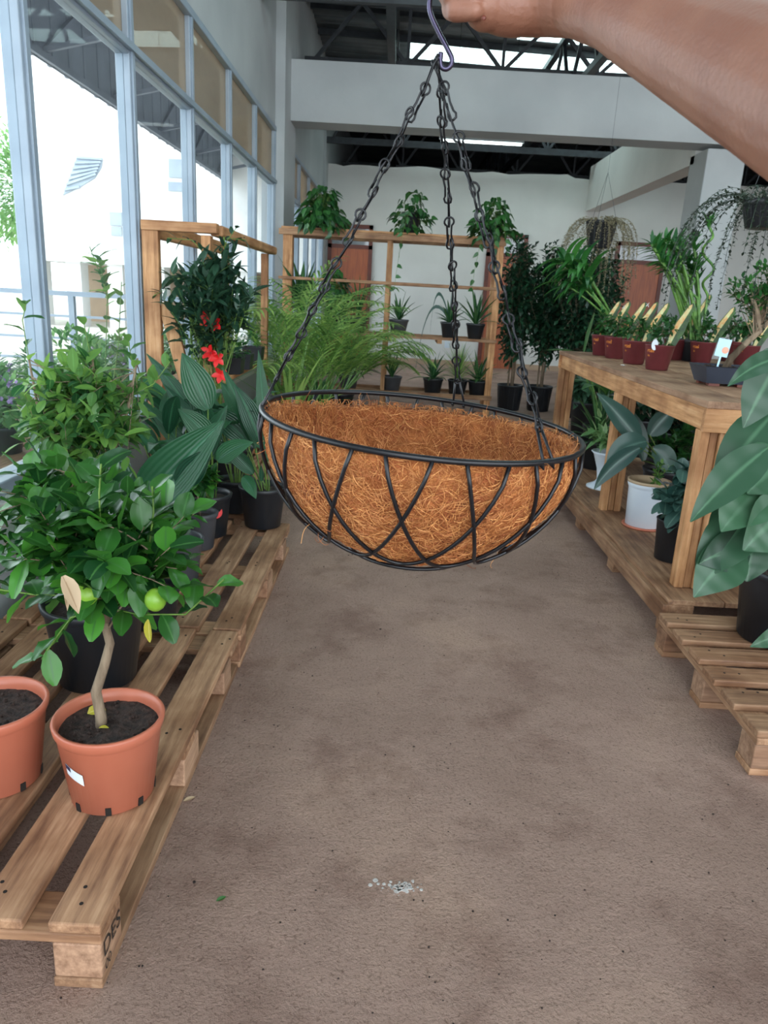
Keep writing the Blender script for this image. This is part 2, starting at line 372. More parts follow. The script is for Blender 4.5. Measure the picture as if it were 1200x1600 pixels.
panemat('pane_dark', (.1, .1, .1, 1), (.35, .38, .4, 1), .6, .2)
door(1, -1.30, -.48, 2.44); door(2, 1.62, 2.36, 2.42); door(3, 3.98, 4.9, 2.40)
o = MB(); o.box(.98, 1.08, YE - .02, YE, .33, .45); tag(o.build('wall_socket', 'white_plastic'), 'white wall socket low on the back wall behind the slatted plant rack', 'socket')
# ---------------------------------------------------------------- roof: corrugated sheets, skylights, trusses
def roofz(x, y): return 4.95 - .03 * x
def sheet(name, x0, x1, y0, y1, m, dz=0, par=None):
    mb = MB(); n = max(4, int((y1 - y0) / .19) * 6); vs = []
    for i in range(n + 1):
        y = y0 + (y1 - y0) * i / n; z = .018 * math.cos(2 * PI * y / .19) + dz
        vs += [(x0, y, roofz(x0, y) + z), (x1, y, roofz(x1, y) + z)]
    mb.add(vs, [(2 * i, 2 * i + 1, 2 * i + 3, 2 * i + 2) for i in range(n)])
    o = struct(name, mb, m, par, True); sd = o.modifiers.new('thickness', 'SOLIDIFY'); sd.thickness = .004; return o
m, N, L, P = newmat('skylight_sheet'); N.remove(P)
t = N.new('ShaderNodeBsdfTransparent'); t.inputs[0].default_value = (.9, 1, .97, 1); d = N.new('ShaderNodeBsdfTranslucent'); d.inputs[0].default_value = (.85, .95, .92, 1)
ms = N.new('ShaderNodeMixShader'); ms.inputs[0].default_value = .35; L.new(t.outputs[0], ms.inputs[1]); L.new(d.outputs[0], ms.inputs[2]); L.new(ms.outputs[0], N['Material Output'].inputs[0])
SKY = [(2.2, 3.2, -.3, 4.2), (5.2, 6.2, -.3, 4.2), (12.0, 12.22, 1.55, 4.6), (12.62, 13.55, -.02, 4.2)]   # y0,y1,x0,x1
roof = bpy.data.objects.new('ceiling', None); COL.objects.link(roof); roof['kind'] = 'structure'
yy = -3
for y0, y1, x0, x1 in SKY:  # first two strips are unseen overhead, added to light the basket
    sheet('roof_sheet', -1.5, 12, yy, y0, 'roof_sheet', 0, roof)
    sheet('roof_sheet', -1.5, x0, y0, y1, 'roof_sheet', 0, roof); sheet('roof_sheet', x1, 12, y0, y1, 'roof_sheet', 0, roof)
    sheet('skylight', x0, x1, y0, y1, 'skylight_sheet', 0, roof); yy = y1
    if y1 - y0 > .5: portal('skylight_portal', ((x0 + x1) / 2, (y0 + y1) / 2, 4.86), (0, 0, 0), x1 - x0, y1 - y0)
sheet('roof_sheet', -1.5, 12, yy, 24, 'roof_sheet', 0, roof)
for y, w1 in zip([1, 3.4, 5, 6.6, 8.2, 9.8, 11.4, 12.42, 13.8, 15.4, 17, 19], 'first second third fourth fifth sixth seventh eighth ninth tenth eleventh twelfth'.split()):      # purlins
    p = MB(); p.bar((-1.36, y, roofz(-1.36, y) - .07), (12, y, roofz(12, y) - .07), .05, .08); tag(p.build('roof_purlin', 'steel'), w1 + ' dark steel purlin from the viewer under the corrugated roof', 'roof beam', 'steel purlins under the roof')
def truss(y0, zc, label):
    rt = thing('roof_truss', label, 'roof truss', (0, y0, 0), 'steel roof trusses')
    def ztop(x): return roofz(x, y0) - .15
    c = MB(); c.bar((XW, 0, zc), (12, 0, zc), .07, .10); c.build('bottom_chord', 'steel', rt)
    c = MB(); c.bar((XW, 0, ztop(XW)), (12, 0, ztop(12)), .07, .08); c.build('top_chord', 'steel', rt)
    w_ = MB(); x = -1.25; k = 0
    while x < 11.5:
        a, b_ = (zc, ztop(x + .62)) if k % 2 == 0 else (ztop(x), zc)
        w_.bar((x, 0, a), (x + .62, 0, b_), .045, .045); x += .62; k += 1
        if k % 2 == 0: w_.bar((x, 0, zc), (x, 0, ztop(x)), .04, .04)
    w_.build('web_bars', 'steel', rt)
for y, zc, l in ((7.6, 3.78, 'dark steel roof truss nearest the viewer, above the white girder'), (10.9, 4.12, 'dark steel roof truss crossing in front of the bright skylight strips'), (14.0, 3.75, 'dark steel roof truss just in front of the back wall'), (17.5, 3.9, 'dark steel roof truss beyond the ragged top of the back wall')):
    truss(y, zc, l)
for x, l in ((-.2, 'long dark steel truss seen edge on, left of the hook'), (2.15, 'long dark steel truss seen edge on, right of the hook'), (4.5, 'long dark steel truss near the forearm')):
    rt = thing('long_roof_truss', l, 'roof truss', (x, 0, 0), 'lengthwise steel trusses')
    c = MB(); c.bar((0, 5, 3.9), (0, 23, 3.9), .09, .08); c.build('bottom_chord', 'steel', rt)
    c = MB(); c.bar((0, 5, roofz(x, 0) - .14), (0, 23, roofz(x, 0) - .14), .09, .08); c.build('top_chord', 'steel', rt)
    c = MB(); y = 5
    while y < 22.5: c.bar((0, y, 3.9), (0, y + .75, roofz(x, 0) - .14), .045, .045); c.bar((0, y + .75, roofz(x, 0) - .14), (0, y + 1.5, 3.9), .045, .045); y += 1.5
    c.build('web_bars', 'steel', rt)
# fluorescent batten
ft = thing('fluorescent_light', 'lit white fluorescent batten hanging under the dark roof past the girder', 'light', (1.09, 11.5, 3.38))
b = MB(); b.box(-.6, .6, -.03, .03, .015, .06); b.build('housing', 'label_white', ft)
b = MB(); b.tube([(-.57, 0, 0), (.57, 0, 0)], .02, 10); b.build('tube', 'tube', ft)
for x in (-.4, .4): b = MB(); b.tube([(x, 0, .06), (x, 0, 1.53)], .004, 5); b.build('hanger', 'steel', ft)
# ---------------------------------------------------------------- outside
g = MB(); g.box(-40, -1.3, -12, 60, -.2, -.02); o = struct('ground_outside', g, 'ground_out')
cp = thing('eave_canopy', 'grey ribbed metal canopy hung outside the windows under the eaves', 'canopy', (-4.5, 0, 0))
b = MB(); n = 0; y = -2
while y < 22:
    b.box(-.02, .02, y, y + .42, 3.78, 5.6); b.box(-.05, .03, y + .42, y + .5, 3.78, 5.6); y += .5
b.build('ribbed_fascia', 'fascia', cp)
b = MB(); b.box(-.1, 3.2, -2, 22, 5.6, 5.64); b.build('canopy_roof', 'fascia', cp)
b = MB()
for i in range(9):
    y = 1 + i * 2.3; b.bar((.03, y, 3.9), (3.05, y, 4.6), .06, .06); b.bar((.03, y, 3.9), (.1, y + 2.3, 5.5), .06, .06); b.bar((.03, y, 5.5), (3.05, y, 4.6), .05, .05)
b.bar((.04, -2, 3.82), (.04, 22, 3.82), .08, .08)
b.build('canopy_truss', 'fascia', cp)
# white building across the yard
bl = thing('white_building', 'sunlit white building with louvre-shaped shadow patch across the yard, behind the windows', 'building', (-10, 20, 0))
b = MB(); b.box(.25, 8.3, 0, 5, 1.62, 13); b.build('upper_wall', 'outer_wall', bl)
for x in (.3, 1.3, 2.4, 3.5, 4.6, 5.7, 6.8):
    b = MB(); b.box(x, x + .4, .2, .7, -.2, 1.62); b.build('column', 'outer_wall', bl)
b = MB(); b.box(.3, 8.2, 3.2, 3.4, -.2, 1.62); b.build('undercroft_wall', 'skirt', bl)
b = MB()
def q(x, y): return W(x, y, 19.97) - V((-10, 20, 0))
pts = [q(120, 246), q(160, 249), q(158, 262), q(148, 278), q(125, 292), q(98, 305)]
b.add(pts + [p + V((0, .03, 0)) for p in pts], [(0, 1, 2, 3, 4, 5)] + [(i, (i + 1) % 6, 6 + (i + 1) % 6, 6 + i) for i in range(6)]); 
for i in range(7):
    t = i / 7; a = pts[0].lerp(pts[5], t); c = pts[1].lerp(pts[3], min(1, t * 1.1)) if t < .8 else pts[4]
    b.bar(a + V((0, -.02, 0)), c + V((0, -.02, 0)), .05, .05)
b.build('louvre_shadow', 'shadow_window_grey', bl)  # grey patch and bars stand for a louvre-shaped shadow on the wall
for x0, y0, x1, y1 in ((172, 332, 190, 352), (174, 355, 190, 368), (264, 249, 284, 277), (263, 285, 285, 298)):
    p0 = q(x0, y1); p1 = q(x1, y0); b = MB(); b.box(p0.x, p1.x, -.04, .0, p0.z, p1.z); b.build('window', 'shadow_window_grey', bl)
# railing
rl = thing('balcony_railing', 'pale blue metal railing beyond the window glass', 'railing', (-5, 8, 0))
b = MB(); b.bar((-3, 0, 1.08), (3.4, 0, 1.08), .05, .05); b.build('top_rail', 'frame_paint', rl)
for z in (.85, .62, .4): b = MB(); b.bar((-3, 0, z), (3.4, 0, z), .025, .025); b.build('rail', 'frame_paint', rl)
for x in (-2.6, -1.1, .3, 1.6, 2.9): b = MB(); b.bar((x, 0, -.05), (x, 0, 1.06), .06, .06); b.build('post', 'frame_paint', rl)
# trees and shrubs outside
def cloud(mb, c, r, n, L, w, sq=(1, 1, 1)):
    for i in range(n):
        d = V((rnd.gauss(0, 1), rnd.gauss(0, 1), rnd.gauss(0, 1))).normalized(); k = rnd.uniform(.55, 1)
        lump = 1 + .3 * noise.noise(d * 2.2 + V(c))
        p = V(c) + V((d.x * r * sq[0], d.y * r * sq[1], d.z * r * sq[2])) * k * lump
        mb.leaf(p, d + V((rnd.uniform(-.6, .6), rnd.uniform(-.6, .6), rnd.uniform(-.3, .5))), L * rnd.uniform(.7, 1.3), w, .5, .2, 2)
def yard_tree(x, y, h, r, label):
    rt = thing('yard_tree', label, 'tree', (x, y, -.1)); b = MB(); b.tube([(0, 0, 0), (.1, 0, h * .4), (0, .1, h * .75)], [.16, .12, .05], 8); b.build('trunk', 'bark', rt)
    b = MB(); cloud(b, (0, 0, h * .68), r, 3200, .22, .12, (1, 1, 1.35)); b.build('foliage', 'leaf_tree', rt)
yard_tree(-12.9, 22, 6.0, 2.0, 'pale green tree at the far left edge outside the window')
yard_tree(-10.9, 23.5, 5.4, 1.3, 'pale green tree beside the white building, seen past the first mullion')
# ---------------------------------------------------------------- pots and plants
def soil_disc(mb, r, z, n=28, amp=.008):
    vs = [(0, 0, z)]; rings = 6
    for i in range(1, rings + 1):
        for k in range(n):
            a = 2 * PI * k / n; q_ = r * i / rings; x, y = q_ * math.cos(a), q_ * math.sin(a)
            vs.append((x, y, z + amp * noise.noise(V((x * 45, y * 45, z * 9))) * (1 if i < rings else .3)))
    fs = [(0, 1 + k, 1 + (k + 1) % n) for k in range(n)]
    for i in range(rings - 1):
        for k in range(n): fs.append((1 + i * n + k, 1 + (i + 1) * n + k, 1 + (i + 1) * n + (k + 1) % n, 1 + i * n + (k + 1) % n))
    mb.add(vs, fs)
def pot(root, rt, rb, h, m, lip=.008, soil=True, ribs=False):
    t = .0035; pr = [(rb * .9, 0), (rb, .004), (rb + (rt - rb) * .9, h - .03), (rt, h - .026), (rt + lip * .5, h - .02), (rt + lip, h - .004), (rt + lip * .6, h), (rt - t, h - .001), (rt - t * 2, h - .02), (rb - t, .01)]
    if lip < .005: pr = [(rb * .9, 0), (rb, .004), (rt, h - .006), (rt + .003, h - .003), (rt + .001, h), (rt - t, h), (rb - t, .01)]
    b = MB(); b.lathe(pr, 40); o = b.build('pot', m, root, True)
    if ribs:
        b = MB()
        for k in range(14):
            a = 2 * PI * k / 14; ca, sa = math.cos(a), math.sin(a); b.bar(((rb + .001) * ca, (rb + .001) * sa, .02), ((rt) * ca, (rt) * sa, h - .03), .006, .006, (ca, sa, 0))
        b.build('pot_rib', m, o)
    if soil:
        zs = h - .028; b = MB(); soil_disc(b, rb + (rt - rb) * .9 - .002, zs); b.build('soil', 'soil', root, True)
    return o
def bez(a, b, bend, n=5):
    a = V(a); b = V(b); c = (a + b) / 2 + V(bend); return [a * (1 - t) ** 2 + c * 2 * t * (1 - t) + b * t * t for t in [i / (n - 1) for i in range(n)]]
def bush(root, trunks, C, rad, nt, lpt, L, w, lm, shape='oval', droop=.5, seg=3, tr=.01, start=.5, sm='bark', up=.35, wave=0, fold=.25, twig=.0018, inner=.45, cl=None, tuft=3):
    """woody plant: trunks, twigs reaching into an ellipsoid crown, leaves along each twig"""
    tb = MB(); tw = MB(); lb = MB(); C = V(C)
    for tp in trunks: tb.tube(tp, [tr * (1 - .55 * i / (len(tp) - 1)) for i in range(len(tp))], 9)
    for i in range(nt):
        tp = rnd.choice(trunks); d = V((rnd.gauss(0, 1), rnd.gauss(0, 1), rnd.gauss(0, 1))).normalized() * (rnd.uniform(inner, 1))
        e_ = C + V((d.x * rad[0], d.y * rad[1], d.z * rad[2]))
        q_ = start + (1 - start) * rnd.random(); k = q_ * (len(tp) - 1); i0 = min(int(k), len(tp) - 2); a = V(tp[i0]).lerp(V(tp[i0 + 1]), k - i0)
        pts = bez(a, e_, (0, 0, up * (e_ - a).length * rnd.uniform(-.2, .6)), 6); tw.tube(pts, [twig * 1.8, twig * 1.6, twig * 1.3, twig, twig * .8, twig * .6], 4, cap=False)
        for j in range(lpt):
            t = 1 - (1 - .35) * (j / lpt) ** 1.1; kk = t * 5; i1 = min(int(kk), 4); p = pts[i1].lerp(pts[i1 + 1], kk - i1); dr = (pts[i1 + 1] - pts[i1]).normalized()
            az = j * 2.4 + rnd.uniform(-.5, .5); o_ = dr.orthogonal().normalized(); o_ = Quaternion(dr, az) @ o_
            ld = dr * (.9 if j < tuft else .35) + o_ * rnd.uniform(.6, 1.1) + Z * rnd.uniform(0, .35)
            lb.leaf(p, ld, L * rnd.uniform(.7, 1.2), w * rnd.uniform(.8, 1.15), droop * rnd.uniform(.4, 1.5), fold, seg, shape, rnd.uniform(-.5, .5), wave)
    tb.build('trunk', sm, root, True); tw.build('twigs', 'green_stem' if sm != 'bark' else 'bark', root, True); lb.build('foliage', lm, root, True)
def rosette(root, n, L, w, lm, z=0, tilt=(.25, 1.2), droop=.9, seg=7, shape='strap', name='leaves', c=(0, 0), fold=.35, az0=0):
    b = MB()
    for i in range(n):
        a = az0 + i * 2.4 + rnd.uniform(-.2, .2); t = tilt[0] + (tilt[1] - tilt[0]) * (i / max(1, n - 1)); 
        d = V((math.cos(a) * math.sin(t), math.sin(a) * math.sin(t), math.cos(t)))
        b.leaf((c[0] + .01 * math.cos(a), c[1] + .01 * math.sin(a), z + .006 * (n - i) * .2), d, L * rnd.uniform(.75, 1.1), w, droop * rnd.uniform(.6, 1.3), fold, seg, shape)
    b.build(name, lm, root, True)
def plant(name, label, loc, rt, rb, h, m, group=None, cat='potted plant', lip=.008, ribs=False):
    r_ = thing(name, label, cat, loc, group); pot(r_, rt, rb, h, m, lip, True, ribs); return r_
def palm(root, n, L, z0, lm, spread=.55, leaflet=.22, w=.016, c=(0, 0), az=None, stems=True, droop=1.0):
    b = MB(); s_ = MB(); st = MB()
    for i in range(n):
        a = (i * 2.4 + rnd.uniform(-.3, .3)) if az is None else az + rnd.uniform(-1.2, 1.2)
        d = V((math.cos(a) * spread * rnd.uniform(.4, 1.2), math.sin(a) * spread * rnd.uniform(.4, 1.2), 1)).normalized(); p = V((c[0] + .03 * math.cos(a), c[1] + .03 * math.sin(a), z0)); LL = L * rnd.uniform(.7, 1.15); pts = [p.copy()]
        N_ = 14
        for k in range(N_):
            d = (d - Z * (droop * .09 * (k / N_) * 1.8)).normalized(); p = p + d * LL / N_; pts.append(p.copy())
            if k > 3:
                sd = d.cross(Z).normalized(); t = (k - 3) / (N_ - 3); ll = leaflet * math.sin(PI * (.18 + .74 * t)) * LL / L
                for sg in (-1, 1):
                    for e_ in (0, .5):
                        b.leaf(p - d * LL / N_ * e_, sd * sg * .9 + d * .75 + Z * .2, ll, w, .9, .3, 3, 'strap')
        s_.tube(pts, [.006 * (1 - .75 * i_ / N_) for i_ in range(N_ + 1)], 5, cap=False)
    s_.build('frond_stems', 'cane_green', root, True); b.build('fronds', lm, root, True)
def aspid(root, leaves, lm='leaf_cast_iron', sm='green_stem'):
    """long stalked blades; each entry: foot, blade base, tip direction, length, width, droop"""
    b = MB(); s_ = MB()
    for foot, base, d, L, w, dr in leaves:
        s_.tube(bez(foot, base, (0, 0, .02), 6), .003, 5, cap=False); b.leaf(base, d, L, w * 1.25, dr, .3, 10, 'lance', 0, .02, (rnd.uniform(-.6, .6), -1, rnd.uniform(.2, 1)))
    s_.build('leaf_stalks', sm, root, True); b.build('leaves', lm, root, True)
def vine(mb, sb, p, L, n, lw, side, drop=1.0):
    p = V(p); d = V(side).normalized(); pts = [p.copy()]; k = int(n)
    for i in range(k):
        d = (d - Z * .22 * drop + V((rnd.uniform(-.08, .08), rnd.uniform(-.08, .08), 0))).normalized(); p = p + d * L / k; pts.append(p.copy())
        mb.leaf(p, V((rnd.uniform(-1, 1), rnd.uniform(-.5, .5), rnd.uniform(-1, 0))), lw * rnd.uniform(.8, 1.3), lw * .8, .3, .2, 3, 'heart', 0, 0, (rnd.uniform(-.5, .5), -1, .3))
    sb.tube(pts, .0018, 4, cap=False)
def pothos(name, label, loc, r, h, nl, lw, vines=(), m='black_plastic', lm='leaf_pothos', spread=.16, group=None):
    rt = plant(name, label, loc, r, r * .75, h, m, group); b = MB(); s_ = MB()
    for i in range(nl):
        a = rnd.uniform(0, 2 * PI); q_ = rnd.random() ** .5; e_ = V((math.cos(a) * spread * q_, math.sin(a) * spread * q_, h - .04 + (spread * 1.2) * (1 - q_ * q_) * rnd.uniform(.1, 1.1) - rnd.random() * .16 * (q_ > .6)))
        s_.tube(bez((0, 0, h - .02), e_, (0, 0, .03), 4), .0015, 4, cap=False)
        b.leaf(e_, V((math.cos(a) * .5, math.sin(a) * .5, rnd.uniform(-.9, .1))), lw * rnd.uniform(.7, 1.25), lw * .95, .6, .2, 4, 'heart', 0, 0, (math.cos(a) + rnd.uniform(-.5, .5), math.sin(a) + rnd.uniform(-.5, .5), .5))
    for (a, L, n) in vines: vine(b, s_, (r * math.cos(a), r * math.sin(a), h), L, n, lw * .8, (math.cos(a), math.sin(a), .2), 1.6)
    s_.build('stems', 'green_stem', rt, True); b.build('foliage', lm, rt, True); return rt
# ---------------------------------------------------------------- pallets
PG = 'wooden shipping pallets laid on the floor'
def pallet(label, loc, rz=0, board=.095, n=6, wid=.8):
    """1.2 m (local y) x 0.8 m (local x, 0 = aisle edge going negative)"""
    rt = thing('wooden_pallet', label, 'pallet', loc, PG, rz); gap = (wid - n * board) / (n - 1)
    for i in range(n):
        x1 = -i * (board + gap); b = MB(); j = rnd.uniform(-.006, .006); b.box(x1 - board, x1, j, 1.2 + j, .122, .144); o = bevel(b.build('deck_board', wy, rt), .004)
        h = MB()
        for y in (.06, .09, .60, .63, 1.11, 1.14):
            h.lathe([(.004, .1435), (.004, .1446)], 8, (x1 - rnd.uniform(.015, board - .015), y + rnd.uniform(-.012, .012), 0))
        h.build('nail_holes', 'nail_hole', o)
    for y in (0, .55, 1.1):
        b = MB(); b.box(-wid, 0, y + .002, y + .098, .1, .1215); bevel(b.build('cross_board', wx, rt), .003)
    for y in (.002, .55, 1.098 - .1):
        for x in (-.09, -.045 - wid / 2, -wid):
            b = MB(); b.box(x, x + .088, y, y + .1 + (.04 if y == .55 else 0), .022, .0995); bevel(b.build('block', wood_block, rt), .004)
    for x in (-.092, -.045 - wid / 2, -wid):
        b = MB(); b.box(x, x + .09, .0, 1.2, 0, .0215); bevel(b.build('bottom_board', wy, rt), .003)
    return rt
wood_block = wood('pallet_block', ('80604a', 'a8846a', 'c6a284'), 'y')
PX = -.465
p1 = pallet('wooden pallet nearest the viewer at left, holding the terracotta pots', (PX, 1.04, 0))
pallet('second wooden pallet on the left, with grey pots along its middle', (PX + .005, 2.255, 0))
pallet('third wooden pallet on the left, past the cast iron plants', (PX - .22, 3.62, 0), board=.055, n=8, wid=.6)
pallet('fourth wooden pallet on the left, under the pale frame rack', (PX - .22, 4.9, 0), n=5, wid=.6)
fc = bpy.data.curves.new('stencil', 'FONT'); fc.body = 'DES'; fc.size = .045; fc.extrude = .0003; fo = bpy.data.objects.new('stencil', fc); COL.objects.link(fo)
def text_mesh(body, size, m, parent, M, name, bend=None):
    fc_ = bpy.data.curves.new(name, 'FONT'); fc_.body = body; fc_.size = size; fc_.align_x = 'LEFT'; t_ = bpy.data.objects.new(name, fc_); COL.objects.link(t_)
    dg = bpy.context.evaluated_depsgraph_get(); me = bpy.data.meshes.new_from_object(t_.evaluated_get(dg)); bpy.data.objects.remove(t_)
    for v in me.vertices: v.co = bend(v.co) if bend else M @ v.co
    me.materials.clear(); me.materials.append(MATS[m]); o_ = bpy.data.objects.new(name, me); COL.objects.link(o_); o_.parent = parent; return o_
bpy.data.objects.remove(fo)
text_mesh('DES', .05, 'ink_black', p1, Matrix(((0, 0, 1, .0004), (1, 0, 0, .008), (0, 1, 0, .062), (0, 0, 0, 1))), 'stencil_lettering')
text_mesh('00', .03, 'ink_black', p1, Matrix(((0, 0, 1, .0004), (1, 0, 0, .012), (0, 1, 0, .03), (0, 0, 0, 1))), 'stencil_lettering')
# right pallet: slats run away from the aisle
rp = pallet('wooden pallet at the right edge, under the big leafed plant in a black pot', (1.07, 1.82, 0), PI / 2 * 0)
for ch in list(rp.children):
    ch.rotation_euler = (0, 0, -PI / 2); ch.location = (0, 0, 0)
rp.location = (1.07, 1.80, 0)
# ---------------------------------------------------------------- left row: plants on the pallets
DP = .145
# lemon tree
c = V((-.575, 1.405, DP)); lt = thing('lemon_tree', 'potted lemon tree with bent trunk and green fruit in a terracotta coloured pot', 'potted plant', c)
def terracotta_pot(root):
    o = pot(root, .112, .088, .195, 'terracotta_plastic', .006)
    b = MB()
    for k in range(8):
        a = 2 * PI * k / 8 + .25; b.bar((.089 * math.cos(a), .089 * math.sin(a), .004), (.0905 * math.cos(a), .0905 * math.sin(a), .024), .012, .004, (math.cos(a), math.sin(a), 0))
    b.build('drain_slot', 'nail_hole', o)
    b = MB()
    for i in range(60):
        a = rnd.uniform(0, 6.3); q_ = .095 * rnd.random() ** .5; b.ball((q_ * math.cos(a), q_ * math.sin(a), .169), rnd.uniform(.002, .006), 6)
    b.build('soil_clods', 'soil', root, True)['kind'] = 'stuff'; return o
terracotta_pot(lt)
def L_(px, py, dy=0): return W(px, py, c.y + dy) - c
tr = [V((0, .0, .16)), L_(158, 1120, .0), L_(150, 1080), L_(163, 1040), L_(172, 1005), L_(163, 970), L_(165, 945)]
tr[0] = V((L_(160, 1160).x, 0, .16))
bush(lt, [tr + [L_(190, 900), L_(185, 860)], tr[-2:] + [L_(120, 900, -.02), L_(90, 880, -.03)], tr[-2:] + [L_(240, 905, .02), L_(262, 870, .02)]], L_(168, 850), (.21, .17, .14), 74, 8, .070, .045, 'leaf_lemon', 'oval', .5, 5, .013, .55, wave=.05, twig=.0016, inner=.2)
# low side branches
def spray(root, paths, L, w, lm, n=7, org=c, tr_=.002, shape='oval', wave=.05):
    b = MB(); s_ = MB()
    for p_ in paths:
        p_ = [V(x) for x in p_]; s_.tube(p_, tr_, 5, cap=False)
        for j in range(n):
            t = (j + .6) / n * .99 * (len(p_) - 1); i_ = min(int(t), len(p_) - 2); p = p_[i_].lerp(p_[i_ + 1], t - i_); d = (p_[i_ + 1] - p_[i_]).normalized()
            o_ = Quaternion(d, j * 2.4) @ d.orthogonal().normalized(); b.leaf(p, d * .6 + o_ * .8, L * rnd.uniform(.7, 1.15), w, .6, .25, 5, shape, rnd.uniform(-.4, .4), wave)
    s_.build('side_branch', 'green_stem', root, True); b.build('foliage', lm, root, True)
spray(lt, [[L_(170, 950), L_(215, 960, -.03), L_(290, 960, -.05), L_(350, 905, -.05)], [L_(165, 950), L_(110, 965, -.05), L_(85, 1000, -.06), L_(65, 1030, -.06)], [L_(170, 950), L_(225, 920), L_(240, 800), L_(238, 760)], [L_(160, 940), L_(158, 850, -.05), L_(155, 770, -.05), L_(158, 725, -.05)], [L_(150, 940), L_(80, 860, -.05), L_(60, 790, -.05)], [L_(150, 930), L_(60, 930, -.02), L_(-10, 920, -.02)]], .068, .040, 'leaf_lemon', 9)
for px, py in ((136, 929), (243, 937)):
    b = MB(); p = L_(px, py, -.09); b.ball(p, .021, 16, (1, 1, 1.12)); b.build('lime_fruit' if 0 else 'lemon_fruit', 'lime_fruit', lt, True)['label'] = 'unripe green lemon'
b = MB(); b.leaf(L_(232, 968, -.06), (0.05, -.1, -1), .048, .032, .1, .2, 5, 'oval', 1.2); b.build('yellow_leaf', 'leaf_yellow', lt, True)['label'] = 'yellowed hanging leaf'
b = MB(); b.leaf(L_(98, 900, -.17), (.35, -.1, -.75), .075, .032, .3, .5, 6, 'lance', .4); b.leaf(L_(98, 902, -.17), (.15, -.2, -.9), .062, .018, .1, .6, 6, 'lance', -.6); b.build('dry_leaf', 'leaf_dry', lt, True)['label'] = 'dry papery leaf'
b = MB(); b.leaf((-.06, .03, .175), (1, .6, .5), .04, .026, .9, .4, 5, 'oval', .5, .1); b.leaf((-.015, -.02, .174), (1, .2, .1), .02, .012, .4, .4, 4); b.build('fallen_leaf', 'leaf_yellow', lt, True)
# sticker on the pot
b = MB(); vs = []; uvs = []
for i in range(7):
    a = math.radians(-127 + i * 4.3); 
    for z in (.10, .128): r_ = .088 + (.112 - .088) * (z - .004) / .17 * .93 + .0012; vs.append((r_ * math.cos(a), r_ * math.sin(a), z - i * .0025))
b.add(vs, [(2 * i, 2 * i + 2, 2 * i + 3, 2 * i + 1) for i in range(6)]); st = b.build('sticker', 'label_white', lt)
b = MB(); ev = []
for i in range(3):
    a = math.radians(-127 + i * 4.3)
    for z in (.116, .1275): r_ = .088 + (.112 - .088) * (z - .004) / .17 * .93 + .0018; ev.append((r_ * math.cos(a), r_ * math.sin(a), z - i * .0025))
b.add(ev, [(0, 2, 3, 1), (2, 4, 5, 3)])
b.build('sticker_emblem', 'label_navy', st)
# terracotta pot at the frame edge
tp = thing('plant_pot', 'terracotta coloured plastic pot of dark soil cut by the left edge of the picture', 'plant pot', (-.845, 1.43, DP)); terracotta_pot(tp)
# big black pot with dark citrus bush
c = V((-.80, 1.90, DP)); r_ = plant('citrus_bush', 'dense glossy citrus bush in the large black pot behind the lemon tree', c, .135, .105, .245, 'black_plastic')
bush(r_, [[V((0, 0, .2)), V((-.02, .02, .4)), V((-.03, 0, .6))], [V((.02, 0, .2)), V((.07, .02, .4)), V((.1, 0, .55))]], (-.06, 0, .47), (.24, .22, .17), 84, 8, .078, .048, 'leaf_lemon', 'oval', .6, 5, .009, .4, wave=.05, inner=.2)
# pale shrub further back
c = V((-1.13, 2.62, DP)); r_ = plant('young_citrus_tree', 'airy pale green citrus tree with thin trunk in front of the window sill', c, .12, .1, .22, 'black_plastic')
def L_(px, py, dy=0): return W(px, py, c.y + dy) - c
bush(r_, [[V((0, 0, .2)), V((-.02, 0, .35)), L_(112, 830), L_(112, 790)], [L_(112, 800), L_(80, 740), L_(60, 640), L_(45, 560)], [L_(112, 800), L_(140, 730), L_(150, 650), L_(145, 560)], [L_(112, 790), L_(170, 730), L_(200, 640), L_(215, 560)]], L_(118, 660), (.30, .22, .25), 135, 9, .072, .034, 'leaf_citrus_pale', 'oval', .45, 4, .008, .35, twig=.0013, inner=.25)
spray(r_, [[L_(60, 640), L_(45, 560), L_(35, 500), L_(42, 470)], [L_(200, 640), L_(150, 590), L_(138, 540), L_(130, 500)], [L_(215, 600), L_(205, 560), L_(200, 530)], [L_(200, 620), L_(240, 600), L_(270, 560)]], .07, .032, 'leaf_citrus_pale', 8, c, .0018)
# small pots along the aisle
SG = 'small citrus seedlings along the second pallet'
for k, (px, py, rt_, h_, m_, lab, top) in enumerate(((232, 990, .085, .15, 'black_plastic', 'low citrus seedling in a black pot just behind the lemon tree', (.16, .10)), (278, 912, .078, .17, 'grey_plastic', 'citrus seedling in a grey pot, between a black pot and another grey one', (.17, .08)), (308, 862, .072, .165, 'grey_plastic', 'bright green citrus seedling in the farther grey pot on the second pallet', (.20, .08)))):
    p = G(px, py, DP); c = V((p.x, p.y + rt_ * .8, DP)); r_ = plant('citrus_seedling', lab, c, rt_, rt_ * .78, h_, m_, SG)
    bush(r_, [[V((0, 0, h_ - .03)), V((-.01, 0, h_ + top[0] * .5)), V((-.015, 0, h_ + top[0]))]], (-.02, 0, h_ + top[0] * .75), (.10, .09, top[1]), 15, 6, .062, .036, 'leaf_lemon', 'oval', .5, 4, .005, .3, wave=.04)
